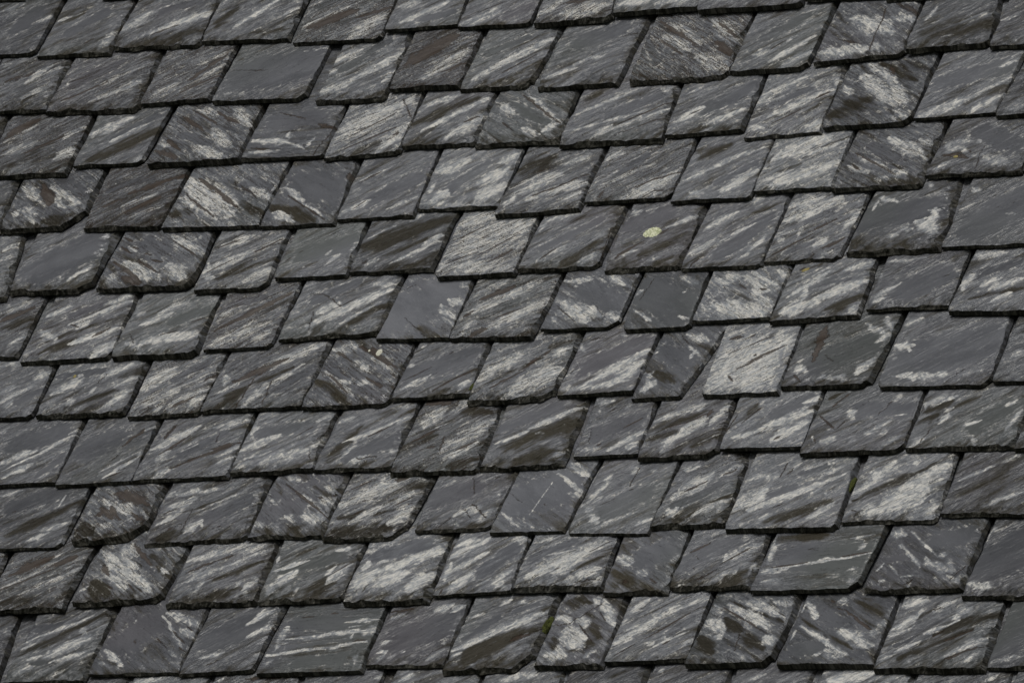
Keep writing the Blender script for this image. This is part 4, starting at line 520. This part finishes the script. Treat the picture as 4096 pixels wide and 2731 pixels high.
11|D4|1080 1490 2015 1485 1325 830 2220 880|0 0|R 4 1 6 4 20|W 1260 1100 1450 990 28 9;W 1450 1000 1480 920 14 8;W 1330 900 1500 850 35 7;W 1500 1150 1780 1040 18 8;W 1600 940 1760 850 30 6;W 1250 1310 1450 1200 14 7;S 1250 1250 1400 1180 25 9;D 1300 1360 1900 1100 45 8;D 1600 1150 2150 950 50 8;W 1700 1340 2060 1150 30 5;K 1650 1220 1920 1110 12 7;W 1210 1160 1380 1090 16 7;K 1560 1180 1680 1110 8 6;W 1830 1380 1900 1350 14 6;W 1740 1020 1780 1000 16 8;K 1700 1360 2050 1220 14 6;K 1590 930 1700 910 14 5;W 1120 1380 1180 1350 30 5;W 1760 980 1880 930 30 4|large craggy slate with a bright white wedge at left
11|D4|2035 1460 2900 1450 2250 890 3100 870|0 0|R 0 0 2 4 12|S 2150 1200 2352 1000 300 9;W 2080 1390 2300 1340 25 3|plain dark slate at the bottom of the right frame edge
12|D1|-380 2150 340 2140 -150 1600 560 1590|0 0|R 3 1 5 4 13||
12|D1|350 2150 890 2130 600 1590 1125 1520|0 0|R 2 1 5 4 13||dark slate top with no marks along the lower frame
12|D1|900 2130 1590 2110 1140 1520 1815 1510|0 0|R 5 1 5 4 13|W 1160 1550 1350 1530 25 6|slate top with a faint pale smear, lower frame
12|D1|1600 2110 2340 2090 1835 1510 2590 1510|0 0|R 5 3 5 4 13|W 1840 1550 1900 1520 14 7;K 2100 1530 2400 1510 20 5|brownish speckled slate top at the lower frame
12|D2|215 2090 930 2080 475 1515 1165 1460|0 0|R 2 1 5 5 13|W 1100 1500 1150 1480 20 5|smooth grey slate top with a pale right end
12|D2|960 2080 1740 2080 1250 1470 1990 1540|0 0|R 4 1 5 5 13|W 1270 1540 1400 1490 25 8|slate top with a cream flash at its left end
12|D3|-380 2090 320 2080 -140 1540 580 1475|0 0|R 5 1 5 5 13|W 0 1540 300 1480 30 4|speckled slate top with silvery flecks, lower frame
12|D3|335 2080 1040 2070 595 1470 1300 1420|0 0|R 1 0 5 4 13|D 900 1550 1050 1460 20 4|plain dull slate top beneath the sharp tailed slate
12|D3|1060 2070 1760 2070 1320 1410 2000 1460|0 0|R 2 0 5 4 13|W 1350 1470 1420 1430 14 7|slate top with a small pale hook at its left end
12|D3|1780 2080 2470 2080 2020 1460 2720 1460|0 0|R 2 0 5 4 13|W 2130 1530 2280 1480 14 5|slate top with a faint slanting wisp, lower frame
12|D4|380 2080 1170 2090 635 1465 1430 1500|0 0|R 7 0 5 4 13|W 700 1540 1050 1480 40 8|slate top with a bright cloudy white patch
12|D4|1190 2090 2020 2080 1445 1500 2285 1480|0 0|R 3 1 5 3 13|W 2000 1550 2100 1490 25 5|dark slate top with a pale patch at right end
12|D4|2040 2080 2900 2080 2300 1480 3150 1470|0 0|R 3 0 5 3 13||dark slate top in the bottom right corner
"""
rows = {}
for ln in DATA.strip().split("\n"):
    if ln[0] == '#': continue
    p = ln.split('|'); c = list(map(float, p[2].split())); v = p[1]
    g, *q = p[4].split(); q = list(map(float, q)); par = (g, q[0], q[1], q[2], q[3], q[4])
    t = par[5]*.00104
    def pt(i, h): 
        x, y = src(v, c[i], c[i+1]); a, b = plane(x, y, h); return [float(a), float(b)]
    bl, br = pt(0, H0), pt(2, H0); tl, tr = pt(4, H0-.003), pt(6, H0-.003-t)
    stk = []
    for s_ in filter(None, p[5].split(';')):
        a = s_.split(); x1, y1, x2, y2, wd, st = map(float, a[1:])
        # top surface height around the middle of the slate
        ym = (y1+y2)/2; fr = min(1, max(0, (c[1]-ym)/max(c[1]-c[5], 1)))
        hh = H0-(t+.003)*fr+t
        X, Y = src(v, np.array([x1, x2]), np.array([y1, y2])); A, B = plane(X, Y, hh)
        stk.append((a[0], float(A[0]), float(B[0]), float(A[1]), float(B[1]), wd*MPP*1.1*1.0, st))
    cut = list(map(float, p[3].split()))
    rows.setdefault(int(p[0]), []).append(dict(bl=bl, br=br, tl=tl, tr=tr, cut=cut, par=par, stk=stk, desc=p[6]))
for r in rows.values():                       # neighbours in a course do not run into each other
    for a, b in zip(r, r[1:]):
        for e, f_ in (('br', 'bl'), ('tr', 'tl')):
            # compare at the same v
            g_ = b[f_][0]-a[e][0]
            if .001 < g_ < .011:
                a[e][0] += g_-.001
            elif g_ < .0025:
                m_ = (b[f_][0]+a[e][0])/2; a[e][0] = m_-.00125; b[f_][0] = m_+.00125

ORD = "first second third fourth fifth sixth seventh eighth ninth tenth eleventh twelfth thirteenth fourteenth".split()
extra = []
kid = 0
for rn in sorted(rows):
    n = 0
    for d in rows[rn]:
        kid += 1
        org, co, fc, smo, mk, tn, uv = slate_arrays(kid, d['bl'], d['br'], d['tl'], d['tr'], d['cut'][0], d['cut'][1], d['par'], d['stk'], .0026, .0055)
        if not d['desc']:
            extra.append((org, co, fc, smo, mk, tn, uv)); continue
        n += 1
        ob = bpy.data.objects.new("roof_slate", mesh_from("roof_slate", co, fc, smo, mk, tn, uv, SLATE))
        COL.objects.link(ob)
        ob.matrix_world = Matrix.Translation(Vector(world(org[0], org[1], H0))) @ BASIS
        where = "bottom course" if rn == 12 else ("top edge course" if rn == 0 else ORD[rn-1]+" course")
        ob["label"] = d['desc']+", "+where+", "+ORD[n-1]+" from left"
        ob["category"] = "roof slate"; ob["group"] = "slates laid in courses on the roof"
# slates beyond the frame, as one part of the roof
rng = np.random.RandomState(4)
VR = {}
for rn in rows: VR[rn] = np.mean([(d['bl'][1]+d['br'][1])/2 for d in rows[rn]])
ex = np.mean([VR[i]-VR[i+1] for i in range(1, 11)])
for rn in range(-5, 18):
    v0 = VR[rn] if rn in rows else (VR[0]-ex*rn if rn < 0 else VR[12]-ex*(rn-12))
    spans = [(-2.9, 2.9)] if rn not in rows else [(-2.9, rows[rn][0]['bl'][0]-.002), (rows[rn][-1]['br'][0]+.002, 2.9)]
    for a, b in spans:
        u = a
        while u < b-.05:
            wdt = rng.uniform(.2, .29); wdt = b-u if b-u-wdt < .12 else wdt
            kid += 1; vv = v0+rng.uniform(-.006, .006)
            par = (rng.choice(list('RRL')), rng.randint(1, 7), rng.randint(0, 4), rng.randint(1, 7), 5, rng.randint(10, 16))
            extra.append(slate_arrays(kid, (u, vv), (u+wdt-.004, vv), (u, vv+.2), (u+wdt-.004, vv+.2), 0, 0, par, [], .009))
            u += wdt
o = 0; CO, FC, SM, MK, TN, UVs = [], [], [], [], [], []
for org, co, fc, smo, mk, tn, uv in extra:
    co = co+np.array([org[0], org[1], H0]); CO.append(co); FC.append(fc+o); o += len(co); SM.append(smo); MK.append(mk); TN.append(tn); UVs.append(uv)
me = mesh_from("surrounding_slating", np.vstack(CO), np.vstack(FC), np.concatenate(SM), np.vstack(MK), np.vstack(TN), np.vstack(UVs), SLATE)
sl_ = bpy.data.objects.new("surrounding_slating", me); COL.objects.link(sl_); sl_.parent = roof; sl_["kind"] = "stuff"

# ------------------------------------------------------------------ lichen and moss growing on the slates
bpy.context.view_layer.update()
dg = bpy.context.evaluated_depsgraph_get()
def hit(v, x, y):
    X, Y = src(v, x, y); d = FV*FO+((X-Wd/2)/Wd)*RV-((Y-Hd/2)/Wd)*UV_; d = Vector(d/np.linalg.norm(d))
    ok, loc, nor, *_ = scene.ray_cast(dg, Vector(CAM), d)
    return loc
def blob(name, v, x, y, ru, rv, th, mat, seed, label, cat, lobes=9, rot=0.0, group=None):
    loc = hit(v, x, y); rr, aa = 14, 64
    vs_, fs = [], []
    for i in range(rr+1):
        q = i/rr
        for j in range(aa):
            a = j/aa*2*math.pi
            lob = 1+.10*abs(math.sin(a*lobes/2+seed))+.16*(float(fbm(np.array(math.cos(a)*3+seed), np.array(math.sin(a)*3), seed))-.5)
            X, Y = q*math.cos(a)*ru*lob, q*math.sin(a)*rv*lob
            X, Y = X*math.cos(rot)-Y*math.sin(rot), X*math.sin(rot)+Y*math.cos(rot)
            bump = float(fbm(np.array(X*420+seed), np.array(Y*420), seed+3))
            z = th*(math.sqrt(max(0, 1-q**3))*(.45+.9*bump)) if q < 1 else -.002
            vs_.append((X, Y, z))
    for i in range(rr):
        for j in range(aa):
            fs.append((i*aa+j, (i+1)*aa+j, (i+1)*aa+(j+1) % aa, i*aa+(j+1) % aa))
    me = bpy.data.meshes.new(name); me.from_pydata(vs_, [], fs); me.materials.append(mat)
    ob = bpy.data.objects.new(name, me); COL.objects.link(ob)
    ob.matrix_world = Matrix.Translation(loc) @ BASIS
    ob["label"] = label; ob["category"] = cat
    if group: ob["group"] = group
LICH = simple_mat("pale_lichen", (.34, .37, .19), (.80, .80, .60), 300, .9, .003)
CREAM = simple_mat("cream_lichen", (.45, .43, .33), (.70, .69, .60), 500, .9)
YEL = simple_mat("yellow_lichen", (.16, .12, .03), (.38, .33, .14), 500, .9)
MOSS = simple_mat("moss", (.035, .045, .008), (.10, .11, .02), 500, 1.0, .002)
blob("lichen", "B3", 1300, 568, .0245, .0190, .0026, LICH, 3, "round frilly pale green lichen on a smooth grey slate", "lichen", 15, .3)
blob("lichen", "C2", 1106, 168, .0085, .0120, .003, CREAM, 5, "small cream white lichen crumb with a forked shape near the centre", "lichen", 5)
blob("lichen", "C2", 1020, 152, .0030, .0040, .002, CREAM, 8, "tiny cream dot beside the larger cream lichen crumb", "lichen", 4)
blob("lichen", "A4", 1768, 1342, .0065, .0050, .002, YEL, 6, "little yellowish lichen in the dark eye shaped stain at right", "lichen", 5)
blob("lichen", "B4", 485, 885, .0110, .0050, .002, YEL, 7, "yellow lichen smear under a tail in the right half", "lichen", 5, .5)
blob("lichen", "C1", 640, 370, .0045, .0055, .002, YEL, 9, "small yellow lichen speck on a scalloped slate at left", "lichen", 5)
blob("moss_cushion", "D3", 412, 1075, .0110, .0260, .010, MOSS, 11, "green moss cushion between two slates near the bottom centre", "moss", 7, -.2)
blob("moss_cushion", "C4", 872, 1310, .0070, .0290, .006, MOSS, 17, "thin strip of dark moss in a side joint at lower right", "moss", 7, -.2)
blob("moss_cushion", "C2", 1903, 462, .0055, .0130, .006, MOSS, 13, "small moss tuft in a side joint near the centre", "moss", 5, -.2)
